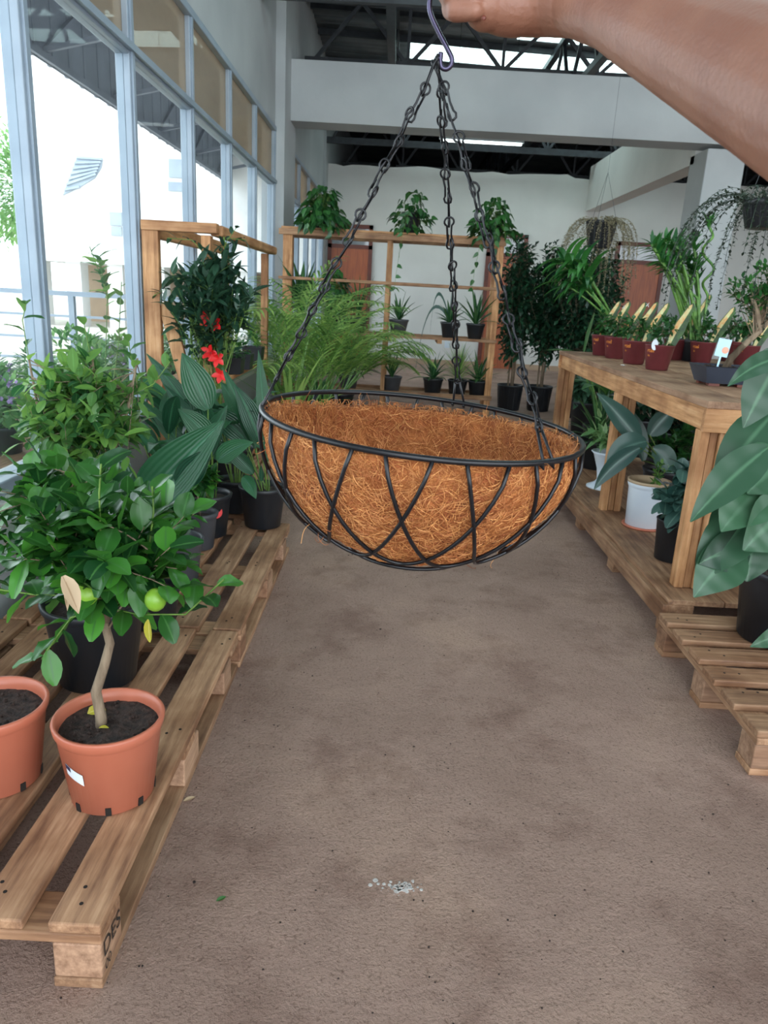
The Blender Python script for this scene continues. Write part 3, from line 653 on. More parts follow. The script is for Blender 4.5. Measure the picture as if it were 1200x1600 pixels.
# cast iron plants
def L_(px, py, dy=0): return W(px, py, c.y + dy) - c
def blades(paths, w=.075):
    out = []
    for (fx, fy), (bx, by), (tx_, ty_), wd, dr, dy in paths:
        base = L_(bx, by, dy); tip = L_(tx_, ty_, dy * 1.5); d = tip - base; ln = d.length * 1.08; d = d.normalized() + Z * dr * .45
        out.append((V((fx, fy, .15)), base, d, ln, wd, dr))
    return out
c = V((-.585, 3.40, DP)); r_ = plant('cast_iron_plant', 'cast iron plant with long drooping blades in the black pot at the aisle corner', c, .108, .085, .2, 'black_plastic')
aspid(r_, blades([((0, 0), (400, 700), (352, 582), .06, .3, .03), ((.02, 0), (410, 700), (385, 620), .08, .3, 0), ((.03, 0), (405, 690), (372, 606), .075, .7, -.05), ((.03, .02), (418, 720), (405, 560), .06, .2, .05), ((0, -.02), (395, 740), (345, 690), .06, .4, -.06), ((-.02, -.03), (380, 745), (398, 778), .05, .9, -.1), ((-.03, 0), (370, 720), (318, 700), .07, .6, -.05), ((.04, .0), (409, 752), (408, 728), .02, 0, 0), ((0, .02), (385, 690), (330, 640), .09, .5, .02), ((.01, .03), (392, 680), (350, 602), .09, .4, .08), ((0, .03), (380, 690), (414, 610), .08, .5, .1)]))
c = V((-.80, 3.22, DP)); r_ = plant('cast_iron_plant', 'cast iron plant in a black pot with a red round sticker', c, .098, .078, .2, 'black_plastic')
aspid(r_, blades([((0, 0), (325, 640), (288, 558), .11, .2, 0), ((.02, 0), (330, 690), (283, 640), .08, .5, -.05), ((-.02, 0), (320, 700), (262, 605), .06, .5, 0), ((0, .02), (335, 690), (300, 600), .09, .4, .04), ((.02, -.02), (320, 730), (250, 690), .08, .6, -.08), ((.03, 0), (340, 720), (390, 690), .07, .6, -.05), ((-.03, 0), (300, 720), (215, 620), .06, .6, .05), ((-.02, .02), (330, 700), (240, 560), .07, .5, .1), ((0, 0), (310, 730), (350, 640), .08, .4, 0)]))
b = MB(); vs = [(0, 0, 0)] + [(.028 * math.cos(k * PI / 8), .028 * math.sin(k * PI / 8), 0) for k in range(16)]
Mx = Matrix.Translation((.052, -.0745, .13)) @ Matrix.Rotation(.61, 4, 'Z') @ Matrix.Rotation(PI / 2, 4, 'X') @ Matrix.Rotation(-.12, 4, 'X')
b.add([tuple(Mx @ V(v)) for v in vs], [(0, 1 + k, 1 + (k + 1) % 16) for k in range(16)]); b.build('round_sticker', 'red_plastic_sign', r_)['label'] = 'red round sticker'
c = V((-.90, 2.62, DP)); r_ = plant('broadleaf_plant', 'plant with one huge folded blue green blade rising behind the small grey pots', c, .09, .07, .17, 'black_plastic')
aspid(r_, blades([((0, 0), (214, 800), (338, 668), .15, .1, 0), ((-.02, 0), (200, 790), (150, 660), .09, .3, 0), ((.02, 0), (280, 760), (325, 705), .08, .3, 0), ((0, .02), (180, 800), (160, 640), .08, .4, .05), ((.03, .02), (230, 790), (275, 690), .07, .4, .08)]))
for k, (x, y, lab) in enumerate(((-1.0, 3.28, 'cast iron plant against the window sill, left of the red stickered pot'), (-.76, 3.62, 'cast iron plant in the black pot behind the aisle corner pot'), (-1.02, 3.7, 'cast iron plant directly before the pale wooden frame post'))):
    c = V((x, y, DP if y < 3.46 or x < -.7 else DP)); r_ = plant('cast_iron_plant', lab, c, .09, .075, .17, 'black_plastic'); b = MB(); s_ = MB()
    for i in range(13):
        a = i * 2.4; q_ = rnd.uniform(.03, .12); base = V((q_ * math.cos(a), q_ * math.sin(a), rnd.uniform(.3, .5))); s_.tube([(.02 * math.cos(a), .02 * math.sin(a), .14), tuple(base)], .003, 5, cap=False)
        b.leaf(base, V((math.cos(a) * .7, math.sin(a) * .7, 1)), rnd.uniform(.22, .36), .075, rnd.uniform(.7, 1.6), .3, 9, 'lance', rnd.uniform(-.4, .4))
    s_.build('leaf_stalks', 'green_stem', r_); b.build('leaves', 'leaf_cast_iron', r_, True)
# dark shrub in front of the frame
c = V((-.93, 3.98, DP)); r_ = plant('dark_leaf_shrub', 'tall shrub with dark grey green whorled leaves before the pale wooden frame', c, .12, .1, .22, 'black_plastic')
bush(r_, [[V((0, 0, .2)), V((.01, 0, .55)), L_(358, 480), L_(350, 370)], [V((-.02, 0, .2)), L_(300, 560), L_(295, 460)], [V((0, .02, .2)), L_(345, 600), L_(385, 480)]], L_(325, 460), (.27, .22, .24), 150, 9, .092, .032, 'leaf_dark', 'lance', .5, 4, .008, .25, sm='green_stem', twig=.0013, inner=.1, tuft=5)
spray(r_, [[L_(350, 420), L_(345, 390), L_(372, 352)], [L_(340, 420), L_(300, 375), L_(262, 372)], [L_(350, 410), L_(355, 372), L_(385, 375)], [L_(345, 500), L_(330, 560), L_(322, 620)], [L_(300, 480), L_(262, 450), L_(240, 462)]], .075, .024, 'leaf_dark', 8, c, .002, 'lance', 0)
c = V((-.93, 4.45, DP)); r_ = plant('red_leaf_plant', 'poinsettia with scarlet bracts half hidden behind the dark leafed shrub', c, .1, .08, .16, 'black_plastic')
bush(r_, [[V((0, 0, .15)), L_(335, 580), L_(330, 500)]], L_(332, 540), (.12, .1, .16), 20, 6, .07, .04, 'leaf_pothos', 'oval', .5, 4, .006, .3)
b = MB()
for px, py in ((322, 497), (335, 505), (328, 550), (340, 560), (345, 585)):
    p = L_(px, py, -.52)
    b = MB()
    for k in range(5): a = k * 1.26 + px; b.leaf(p, (math.cos(a), -.6, math.sin(a)), (.052), .028, .3, .2, 4, 'oval', 0, 0, (rnd.uniform(-.3, .3), -1, .3))
    b.build('red_bract', 'red_plastic_sign', r_, True)['label'] = 'scarlet bract'
# ---------------------------------------------------------------- pale frame rack on the left
fr = thing('wooden_frame_rack', 'pale planed timber frame rack standing by the left windows', 'shelf', (-1.13, 4.0, 0))
b = MB(); b.box(-.19, -.105, 0, .045, .14, 1.52); bevel(b.build('post', tz, fr), .004)
for x, y in ((.115, 0), (-.18, 1.75), (.115, 1.75)): b = MB(); b.box(x, x + .05, y, y + .06, .14, 1.49); bevel(b.build('post', tz, fr), .004)
b = MB(); b.box(-.19, .20, -.01, .05, 1.50, 1.55); bevel(b.build('top_rail', tx, fr), .005)
b = MB(); b.box(.15, .22, .05, 1.85, 1.49, 1.545); bevel(b.build('top_rail', ty, fr), .012)
b = MB(); b.box(-.19, -.14, .05, 1.85, 1.47, 1.55); bevel(b.build('top_rail', ty, fr), .005)
b = MB(); b.bar((-.09, .03, 1.15), (.02, .03, .72), .03, .07, (1, 0, 0)); bevel(b.build('brace', tz, fr), .003)
for z, nm in ((.16, 'lower_shelf'), (.70, 'upper_shelf')):
    b = MB(); [b.box(x, x + .1, 0.05, 1.83, z, z + .025) for x in (-.17, -.055, .06)]; bevel(b.build(nm, ty, fr), .003)
b = MB(); b.box(-.17, .17, .05, .08, .64, .70); b.build('shelf_bearer', tx, fr)
def square_pot(label, loc, s_, h, grp, fol=True):
    rt = thing('seedling_pot', label, 'plant pot', loc, grp); b = MB(); t = s_ * .42
    vs = [(-t, -t, 0), (t, -t, 0), (t, t, 0), (-t, t, 0)] + [(x * s_ / 2, y * s_ / 2, h) for x, y in ((-1, -1), (1, -1), (1, 1), (-1, 1))] + [(x * s_ / 2 * .92, y * s_ / 2 * .92, h) for x, y in ((-1, -1), (1, -1), (1, 1), (-1, 1))] + [(x * t, y * t, h * .75) for x, y in ((-1, -1), (1, -1), (1, 1), (-1, 1))]
    fs = [(3, 2, 1, 0)] + [(a + i, a + (i + 1) % 4, a + 4 + (i + 1) % 4, a + 4 + i) for a in (0, 4, 8) for i in range(4)] + [(12, 13, 14, 15)]
    b.add(vs, fs); b.build('pot', 'black_plastic', rt)
    if fol:
        b = MB(); cloud(b, (0, 0, h + .03), s_ * .5, 60, .045, .022); b.build('foliage', 'leaf_pothos', rt, True)
for i, (px, lab) in enumerate(((378, 'square black pot of small leaves on the left rack, nearer of the pair'), (402, 'square black pot of small leaves on the left rack, farther of the pair'))):
    square_pot(lab, V((-.985, 4.62 + i * .3, .728)), .13, .1, 'square black pots on the left rack')
square_pot('square black pot on a high shelf behind the dark leafed shrub', V((-.985, 5.3, .728)), .14, .12, 'square black pots on the left rack')
b = thing('storage_pot', 'white plastic pot behind the pale frame post', 'plant pot', (-1.10, 4.45, .186)); pot(b, .085, .07, .14, 'white_plastic', .006, True)
# ---------------------------------------------------------------- palms
PGR = 'feathery palms by the left windows'
for (px, py, zz, Y, n, L, lab, sp, az) in ((470, 640, 0, 5.7, 15, 1.15, 'yellow green areca palm at the near end of the palm row', .5, None), (500, 630, 0, 6.6, 18, 1.25, 'feathery areca palm on the aisle side of the palm row', .6, None), (440, 640, 0, 6.9, 14, 1.5, 'tall areca palm close to the window wall', .4, None), (530, 615, 0, 7.5, 9, 1.0, 'arching areca palm in front of the slatted plant rack', .9, 0)):
    p = W(px, py, Y); c = V((min(max(p.x, -1.08), .2), Y, 0)); r_ = plant('areca_palm', lab, c, .15, .12, .27, 'black_plastic', PGR); palm(r_, n, L, .24, 'leaf_palm', sp, .32, .022, az=az, droop=1.5)
c = V((-.95, 5.05, .145 if 0 else .145)); r_ = plant('young_palm', 'lime green young palm behind the square black pots', V((-.72, 5.35, .145)), .11, .09, .18, 'black_plastic'); rosette(r_, 14, .62, .035, 'leaf_palm', .15, (.1, .7), .7, 8, 'lance')
# ---------------------------------------------------------------- slatted rack by the back wall
RY = 8.3; wood('rack_wood', ('7c573c', 'a57c5a', 'c09a76'), 'x'); rk = thing('slatted_plant_rack', 'wide wooden rack of thin rails across the far end of the aisle', 'shelf', (-.07, RY, 0))
for x, w_, y in ((-1.16, .10, 0), (-.05, .045, 0), (1.12, .07, 0), (-1.16, .06, .4), (-.03, .04, .4), (1.13, .05, .4)):
    b = MB(); b.box(x, x + w_, y, y + .045, 0, 1.84); bevel(b.build('post', tz, rk), .003)
for z, t in ((1.80, .06), (1.35, .03), (.80, .03), (.17, .05)):
    for y in (-.03, .43): b = MB(); b.box(-1.2, 1.2, y - .012, y + .018, z, z + t); bevel(b.build('rail', 'rack_wood', rk), .003)
b = MB(); [b.box(-1.18, 1.19, y, y + .09, .80, .82) for y in (0, .11, .22, .33)]; b.build('shelf_slats', tx, rk)
b = MB(); [b.box(-1.18, 1.19, y, y + .09, .17, .19) for y in (0, .11, .22, .33)]; b.build('shelf_slats', tx, rk)
b = MB(); [b.box(-1.18, 1.19, y, y + .08, 1.865, 1.885) for y in (.0, .34)]; [b.box(x, x + .05, 0, .42, 1.84, 1.865) for x in (-1.16, -.05, 1.12)]; b.build('top_slats', tx, rk)
b = MB(); [b.box(x, x + .05, -.04, .44, z - .04, z) for x in (-.01, .55) for z in (.80,)]; b.build('bearer', tx, rk)
TOPZ = 1.885
def on(px, z, dy=.2): d = ray(px, 450); p = W(px, 450, RY + dy); return V((p.x, RY + dy, z))
pothos('pothos', 'full round pothos on the left end of the rack top', on(500, TOPZ, .08), .1, .16, 230, .105, [(-1.9, .3, 6), (-1.2, .35, 7), (.2, .3, 6)], spread=.25, group='pothos plants on the far rack')
pothos('pothos', 'pothos in a tall black pot on the rack top, middle, with one long trailing vine', on(636, TOPZ, .05), .1, .2, 110, .085, [(-1.7, 1.0, 9), (-1.9, .35, 5)], spread=.22, group='pothos plants on the far rack')
pothos('pothos', 'bushy trailing pothos on the right end of the rack top', on(762, TOPZ, .05), .1, .16, 200, .09, [(-1.6, .7, 9), (-1.3, .5, 7), (-2.0, .9, 10)], spread=.24, group='pothos plants on the far rack')
p = W(515, 425, RY - .55); pothos('pothos', 'pothos in a tall black pot on the middle shelf, left end of the rack', V((p.x, RY + .1, .821)), .09, .45, 150, .09, [(-1.6, .3, 5)], spread=.2, group='pothos plants on the far rack')
p = W(450, 360, 7.9); r_ = plant('dracaena', 'broad leafed dracaena in a grey pot at the left end of the rack', V((-1.05, RY + .2, .821)), .1, .08, .18, 'grey_plastic'); rosette(r_, 26, .62, .07, 'leaf_strap', .16, (.1, 1.0), .9, 8, 'lance')
for px, rad_, n_, L_n, lab, w_ in ((536, .1, 30, .34, 'fine leafed plant in a black pot, left of the door on the rack', .03), (562, .1, 26, .5, 'grassy plant in a black pot before the left door', .022), (626, .105, 13, .30, 'spider plant in a grey pot with whitish stains, middle of the rack', .035), (707, .1, 15, .26, 'small upright plant in a ribbed black pot right of the middle', .05), (748, .1, 20, .42, 'spiky plant in a black pot at the right end of the middle shelf', .035)):
    r_ = plant('rack_plant', lab, on(px, .821, .12), rad_, rad_ * .72, .17, 'grey_plastic' if px == 626 else 'black_plastic', 'plants on the middle shelf of the far rack'); rosette(r_, n_, L_n, w_, 'leaf_strap', .15, (.1, 1.1), .7, 6, 'lance')
    if px == 707:
        b = MB()
        for tip in ((-.35, -.15, -.35), (-.22, -.15, .0)):
            pts = bez((0, 0, .17), V(tip), (-.1, -.05, .75), 12); b.add([q_ + V((0, 0, s2 * .018)) for q_ in pts for s2 in (-1, 1)], [(2 * i, 2 * i + 2, 2 * i + 3, 2 * i + 1) for i in range(11)])
        b.leaf((0, 0, .17), (.02, 0, 1), .5, .03, 0, .3, 6, 'strap'); b.build('arching_leaves', 'leaf_blue', r_, True)
for px, n_, L_n, w_, m_, lab, t_ in ((550, 34, .52, .05, 'grey_plastic', 'large arching dracaena in a pale grey pot at the foot of the rack', 1.25), (620, 16, .3, .03, 'grey_plastic', 'snake plant in a grey pot at the foot of the rack', .7), (687, 18, .3, .04, 'black_plastic', 'striped rosette plant at the foot of the rack, right of centre', 1.2), (727, 90, .36, .012, 'black_plastic', 'feathery fern at the foot of the rack', 1.1), (760, 18, .34, .04, 'black_plastic', 'dark broad leafed plant at the right foot of the rack', 1.1)):
    r_ = plant('rack_plant', lab, on(px, .191, .1), .11, .085, .18, m_, 'plants on the bottom shelf of the far rack'); rosette(r_, n_, L_n, w_, 'leaf_palm' if px == 727 else 'leaf_strap', .16, (.1, t_), .9, 6, 'strap' if n_ == 16 else 'lance')
for px, Y, lab in ((488, 7.2, 'low strappy plant in a black pot left of the rack foot'), (500, 7.75, 'second low strappy plant in a black pot, just past the first')):
    p = G(px, 625); r_ = plant('rack_plant', lab, V((-.62 if px == 488 else -.78, Y, 0)), .12, .1, .2, 'black_plastic'); rosette(r_, 14, .3, .04, 'leaf_strap', .17, (.2, 1), .8, 5, 'lance')
# weeping figs in black pots
FG = 'weeping figs in black pots beside the far rack'
for X, Y, h, wd, lab in ((1.42, 8.85, 2.05, .27, 'dense weeping fig directly right of the rack post'), (1.78, 8.9, 2.0, .28, 'weeping fig with pale straight stems, second from the rack'), (2.10, 8.55, 1.95, .36, 'broad weeping fig nearest the display table'), (2.35, 9.1, 2.1, .40, 'weeping fig behind the drooping leaves of the display table')):
    c = V((X, Y, 0)); r_ = plant('weeping_fig', lab, c, .15, .125, .3, 'black_plastic', FG, ribs=True)
    tks = [[V((x, y, .27)), V((x * 1.3, y, h * .5)), V((x * 2, y, h * .86))] for x, y in ((-.03, 0), (.03, .02), (0, -.03))]
    bush(r_, tks, (0, 0, h * .6), (wd, wd, h * .37), 420, 9, .078, .046, 'leaf_ficus', 'oval', .8, 2, .011, .2, twig=.0015, inner=.3, up=.1)
# ---------------------------------------------------------------- display table on the right
TX, TY, TZ = 1.19, 2.78, .93
tb = thing('display_table', 'long pale timber display table with a plank shelf near the floor', 'table', (TX, TY, 0)); TLx, TLy = 1.28, 2.62
b = MB(); [b.box(i * .183, i * .183 + .180, 0, TLy, TZ - .028, TZ) for i in range(7)]; bevel(b.build('tabletop', ty, tb), .003)
TW2 = wood('table_top_wood', ('8a6650', 'a98468', 'bb977a'), 'y'); tb.children[0].data.materials[0] = TW2
for p0, p1_, nm, mm in (((.03, .02, .857), (.03, TLy - .02, .857), 'apron', ty), ((TLx - .03, .02, .857), (TLx - .03, TLy - .02, .857), 'apron', ty), ((.0, .015, .857), (TLx, .015, .857), 'apron', tx), ((.0, TLy - .03, .857), (TLx, TLy - .03, .857), 'apron', tx)):
    b = MB(); b.bar(p0, p1_, .03, .09); bevel(b.build(nm, mm, tb), .003)
for x, y in ((0.0, .0), (.0, 1.12), (.0, TLy - .1), (TLx - .12, 0.0), (TLx - .12, TLy - .1)):
    b = MB(); b.box(x + .01, x + .045, y + .035, y + .095, .165, .812); b.box(x + .047, x + .078, y + .04, y + .09, .165, .812); b.box(x + .08, x + .115, y + .03, y + .1, .165, .812); bevel(b.build('leg', tz, tb), .003)
b = MB(); [b.box(-.06 + i * .225, -.06 + i * .225 + .22, -.10, TLy + .1, .142, .164) for i in range(6)]; bevel(b.build('plank_shelf', wy, tb), .003)
b = MB(); b.box(-.085, -.06, -.12, TLy + .1, .075, .150); bevel(b.build('edge_board', wy, tb), .003)
for y in (-.1, .62, 1.3, 2.0, 2.6):
    b = MB(); b.box(-.055, .045, y, y + .1, 0, .142); bevel(b.build('foot_block', wy, tb), .003)
    b = MB(); b.box(1.1, 1.2, y, y + .1, 0, .142); bevel(b.build('foot_block', wy, tb), .003)
# potted jasmines in dark red pots with pointed picture labels
RG = 'dark red pots with pointed picture labels on the table'
red_spots = [(1.41, 5.10, 'dark red pot of jasmine farthest along the table edge'), (1.43, 4.86, 'dark red pot of jasmine, second from the far end of the edge row'), (1.43, 4.47, 'dark red pot of jasmine behind the nearest one, small white flower fallen before it'), (1.45, 4.12, 'dark red jasmine pot nearest the viewer in the edge row, oval label on it'), (1.88, 5.05, 'dark red pot with tall twin labels behind the nearest edge pot'), (1.98, 4.85, 'dark red pot right behind the bonsai tray'), (2.32, 5.2, 'dark red pot seen past the bonsai trunk'), (2.20, 4.72, 'dark red pot at the right, close behind the bonsai tray')]
for k, (x, y, lab) in enumerate(red_spots):
    c = V((x, y, TZ + .001)); r_ = plant('potted_jasmine', lab, c, .078, .058, .135, 'red_plastic', RG, lip=.002)
    def bend_(co, zb=.095, a0=-2.35, s0=1):
        r0 = .058 + .02 * (zb + co.y) / .135 + .0012; a = a0 + co.x / .072; return V((r0 * math.cos(a), r0 * math.sin(a), zb + co.y))
    text_mesh('rtel', .03, 'orange_ink', r_, None, 'pot_lettering', lambda co: bend_(co, .095, -2.85))
    text_mesh('lllt', .014, 'orange_ink', r_, None, 'pot_lettering', lambda co: bend_(co, .072, -2.8))
    bush(r_, [[V((0, 0, .11)), V((.0, 0, .2)), V((0, 0, .27))]], (-.01, 0, .21), (.09, .09, .1), 22, 6, .038, .022, 'leaf_pothos', 'oval', .5, 3, .003, .2, twig=.001)
    b = MB(); g2 = MB()
    for q_ in range(2 if k in (0, 2, 4) else 1):
        x0 = .035 - q_ * .05; y0 = -.02 + q_ * .05; lean = .28 + .02 * (k % 3); H = .27 if k != 4 else .34
        pts = [(-.014, 0), (-.024, .1), (-.022, .17), (-.008, H - .01), (.002, H), (.012, H - .02), (.02, .12), (.012, 0)]
        vs = [(x0 + u * 1.5 + lean * v * 1.3, y0 + dy_ - u * .5, .09 + v) for dy_ in (0, .0012) for u, v in pts]
        m_ = len(pts); fs = [tuple(range(m_)), tuple(range(2 * m_ - 1, m_ - 1, -1))] + [(i, (i + 1) % m_, m_ + (i + 1) % m_, m_ + i) for i in range(m_)]
        b.add(vs, fs)
        pts = [(-.012, .02), (-.021, .1), (-.019, .17), (-.007, H - .015), (.0, H - .006), (.004, H - .03), (-.004, .12), (-.004, .02)]
        vs = [(x0 + u * 1.5 + lean * v * 1.3, y0 - .0014 - u * .5, .09 + v) for u, v in pts]; g2.add(vs, [tuple(range(8))])
    o = b.build('picture_label', 'tag_green', r_); g2.build('label_print', 'tag_yellow', o)
    if k == 3:
        b = MB(); b.lathe([(.022, 0), (.022, .001)], 20); 
        for i, v in enumerate(b.v): b.v[i] = (v[0] * .8 - .05, -.062 + v[2], v[1] * 1.3 + .135)
        b.build('oval_label', 'label_white', r_)
    if k in (1, 2, 4):
        b = MB(); p = V((-.01 + .02 * k, -.02, .30 + .02 * k))
        for q_ in range(5): a = q_ * 1.257; b.leaf(p, (math.cos(a), -.3, math.sin(a)), .016, .009, .1, .1, 3)
        b.build('white_flower', 'petal_white', r_)
b = MB(); p = V((1.29, 4.2, TZ + .004))
for q_ in range(6): a = q_ * 1.05; b.leaf(p, (math.cos(a), math.sin(a), .6), .018, .012, .3, .3, 3)
tag(b.build('fallen_flower', 'petal_white'), 'small white flower lying on the tabletop before the red pots', 'flower')
# bonsai
c = V((1.52, 3.44, TZ + .001)); r_ = thing('bonsai_tree', 'bonsai with leaning grey trunk in a rectangular slate coloured tray', 'potted plant', c)
b = MB(); T = [(.10, .075, .012), (.125, .1, .085), (.13, .105, .088), (.122, .097, .088), (.112, .088, .07)]; vs = [(x * w1, y * w2, z) for w1, w2, z in T for x, y in ((-1, -1), (1, -1), (1, 1), (-1, 1))]
b.add(vs, [(3, 2, 1, 0), (16, 17, 18, 19)] + [(4 * a + i, 4 * a + (i + 1) % 4, 4 * a + 4 + (i + 1) % 4, 4 * a + 4 + i) for a in range(4) for i in range(4)]); tr_o = b.build('tray', 'tray_plastic', r_)
b = MB(); [b.box(x, x + .05, y, y + .03, 0, .012) for x in (-.09, .04) for y in (-.07, .04)]; b.build('tray_foot', 'door_frame', tr_o)
b = MB(); b.box(-.116, .116, -.09, .09, .06, .078)
for i in range(70): b.ball((rnd.uniform(-.105, .105), rnd.uniform(-.08, .08), .079), rnd.uniform(.004, .009), 6)
b.build('soil', 'soil', r_, True)
tk = [V((.0, 0, .07)), V((.02, 0, .12)), V((.07, .01, .18)), V((.14, .02, .25)), V((.19, .03, .33)), V((.2, .03, .4))]
bush(r_, [tk, tk[:4] + [V((.1, 0, .33)), V((.06, 0, .4))]], (.15, .04, .42), (.19, .16, .12), 95, 7, .036, .018, 'leaf_bamboo', 'lance', .5, 3, .018, .5, twig=.0013, inner=.15)
card = MB(); card.box(-.028, .028, -.0008, .0008, 0, .078); card.box(-.004, .004, -.0008, .0008, -.06, 0)
o = card.build('picture_card', 'label_blue', r_); o.location = (-.05, -.05, .13); o.rotation_euler = (0, .12, -.15)
pe = MB(); pe.lathe([(.015, 0), (.015, .0004)], 20); o2 = pe.build('card_print', 'peach', o); o2.location = (.012, -.0011, .03); o2.rotation_euler = (PI / 2, 0, 0)
# lucky bamboo
c = V((2.0, 5.02, TZ + .001)); r_ = thing('lucky_bamboo', 'bundle of leaning lucky bamboo canes with leafy tops and curled canes, back of the table', 'potted plant', c)
def L_(px, py, dy=0): return W(px, py, c.y + dy) - c
pot(r_, .10, .085, .14, 'black_plastic')
cn = MB(); lf = MB()
for i in range(15):
    foot = V((rnd.uniform(-.05, .05), rnd.uniform(-.05, .05), .1)); top = L_(rnd.uniform(1012, 1085), rnd.uniform(372, 425), rnd.uniform(-.15, .15)); pts = bez(foot, top, (.04, 0, .05), 14)
    cn.tube(pts, [.0085 if k % 3 else .0105 for k in range(14)], 7); d0 = (pts[-1] - pts[-2]).normalized()
    for k in range(16): a = k * 2.4; o_ = Quaternion(d0, a) @ d0.orthogonal().normalized(); lf.leaf(pts[-1] - d0 * (.012 * (k // 2)), d0 * .8 + o_, .13 * rnd.uniform(.7, 1.1), .024, .5, .3, 4, 'lance')
for (bx, by), (tx_, ty_), turns, rr in (((1105, 470), (1108, 350), 2.2, .035), ((1090, 470), (1060, 400), 2.0, .035)):
    a0 = L_(bx, by); b0 = L_(tx_, ty_); pts = [V((.03, 0, .1)), V((.03, 0, .1)).lerp(a0, .5)]
    for k in range(40): t = k / 39; pts.append(a0.lerp(b0, t) + V((math.cos(t * turns * 2 * PI), math.sin(t * turns * 2 * PI), 0)) * rr * min(1, t * 4, (1 - t) * 5))
    cn.tube(pts, .0085, 7)
    for k in range(10): a = k * 2.4; lf.leaf(b0 - Z * .008 * (k // 2), (math.cos(a) * .6, math.sin(a) * .6, 1), .10, .022, .2, .3, 4, 'lance')
cn.build('canes', 'cane_green', r_, True); lf.build('leaves', 'leaf_bamboo', r_, True)
# drooping plant at the far corner
c = V((1.62, 5.27, TZ + .001)); r_ = plant('drooping_dracaena', 'plant with stems leaning left and long drooping leaves at the far corner of the table', c, .08, .065, .14, 'red_plastic', lip=.002)
cn = MB(); lf = MB()
for i in range(9):
    foot = V((rnd.uniform(-.03, .03), rnd.uniform(-.03, .03), .1)); top = L_(rnd.uniform(872, 915), rnd.uniform(405, 450), rnd.uniform(-.1, .1)); pts = bez(foot, top, (.0, 0, .04), 9); cn.tube(pts, .0065, 6)
    for k in range(8): a = k * 2.4 + i; lf.leaf(pts[-1] - (pts[-1] - pts[-2]) * .25 * k, V((math.cos(a) * .6 - .45, math.sin(a) * .6, .75)), rnd.uniform(.2, .32), .045, rnd.uniform(1.6, 2.6), .3, 8, 'lance')
cn.build('canes', 'cane_green', r_, True); lf.build('leaves', 'leaf_bamboo', r_, True)
# paddle leaf plant behind the table
c = V((1.78, 6.1, 0)); r_ = plant('bird_of_paradise', 'plant with a big upright paddle leaf behind the far corner of the table', c, .16, .13, .3, 'black_plastic')
lf = MB(); lf.leaf(L_(912, 556), (.12, -.05, 1), .34, .24, .1, .2, 10, 'oval', .15, .01); lf.leaf(L_(900, 550), (-1, 0, .1), .25, .08, .2, .3, 8, 'lance'); lf.leaf(L_(930, 560), (.6, .3, .9), .34, .14, .6, .2, 10, 'lance')
for k in range(5): a = k * 1.3; lf.leaf((0, 0, .55), (math.cos(a), math.sin(a), .8), .42, .14, 1.1, .2, 8, 'lance')
lf.build('leaves', 'leaf_paddle', r_, True); cn = MB(); [cn.tube(bez((0, 0, .27), q_, (0, 0, .05), 6), .008, 6) for q_ in (L_(912, 556), L_(900, 550), L_(930, 560), V((0, 0, .55)))]; cn.build('leaf_stalks', 'cane_green', r_, True)
# ---------------------------------------------------------------- things on the plank shelf under the table
SZ = .165
c = V((1.36, 4.48, SZ)); u = thing('urn_planter', 'white pedestal urn with variegated leaves on the plank shelf, far end', 'potted plant', c)
b = MB(); b.lathe([(.105, 0), (.105, .008), (.06, .03), (.045, .05), (.055, .12), (.085, .21), (.1, .225), (.095, .23), (.078, .21), (.04, .1)], 32); b.build('urn', 'white_plastic', u, True)
b = MB(); soil_disc(b, .08, .2); b.build('soil', 'soil', u)
bush(u, [[V((0, 0, .19)), V((0, 0, .3))]], (0, 0, .34), (.15, .13, .12), 26, 5, .07, .045, 'leaf_pale', 'heart', .6, 4, .004, .2, sm='green_stem')
c = V((1.35, 3.68, SZ)); u = plant('bucket_planter', 'white bucket with a brown rim and small green sprig', c, .1, .09, .235, 'white_plastic'); b = MB(); b.lathe([(.103, .0), (.107, .004), (.107, .01), (.095, .01)], 32); b.build('saucer', 'terracotta_plastic', u, True)
b = MB(); b.lathe([(.1, .232), (.109, .233), (.109, .246), (.094, .247), (.093, .236)], 32); b.build('rim_band', 'tag_yellow' if 0 else 'leaf_dry', u, True)
bush(u, [[V((0, -.03, .2)), V((.02, -.05, .3))]], (.02, -.05, .28), (.07, .06, .08), 8, 5, .03, .02, 'leaf_citrus_pale', 'oval', .5, 3, .002, .2, sm='green_stem')
c = V((1.31, 3.17, SZ)); u = plant('rubber_plant', 'round leafed dark peperomia in the small black pot by the near table leg', c, .083, .07, .19, 'black_plastic', lip=.004)
bush(u, [[V((0, 0, .17)), V((-.01, 0, .26)), V((.02, 0, .36))], [V((.01, 0, .17)), V((.06, .02, .3)), V((.12, .03, .42))]], (.05, -.02, .30), (.16, .13, .15), 34, 6, .085, .062, 'leaf_blue', 'oval', .4, 5, .005, .3, sm='green_stem', twig=.003)
b = MB(); b.leaf((.02, -.06, .17), (.6, -.6, -.3), .13, .1, .5, .35, 8, 'oval', .3); b.leaf((-.01, -.07, .19), (-.2, -.7, .5), .07, .06, .3, .3, 5); b.build('leaves', 'leaf_blue', u, True)
c = V((1.52, 3.92, SZ)); u = plant('cast_iron_plant', 'dark cast iron plant with broad blades under the table, behind the white bucket', c, .12, .1, .26, 'black_plastic')
def L_(px, py, dy=0): return W(px, py, c.y + dy) - c
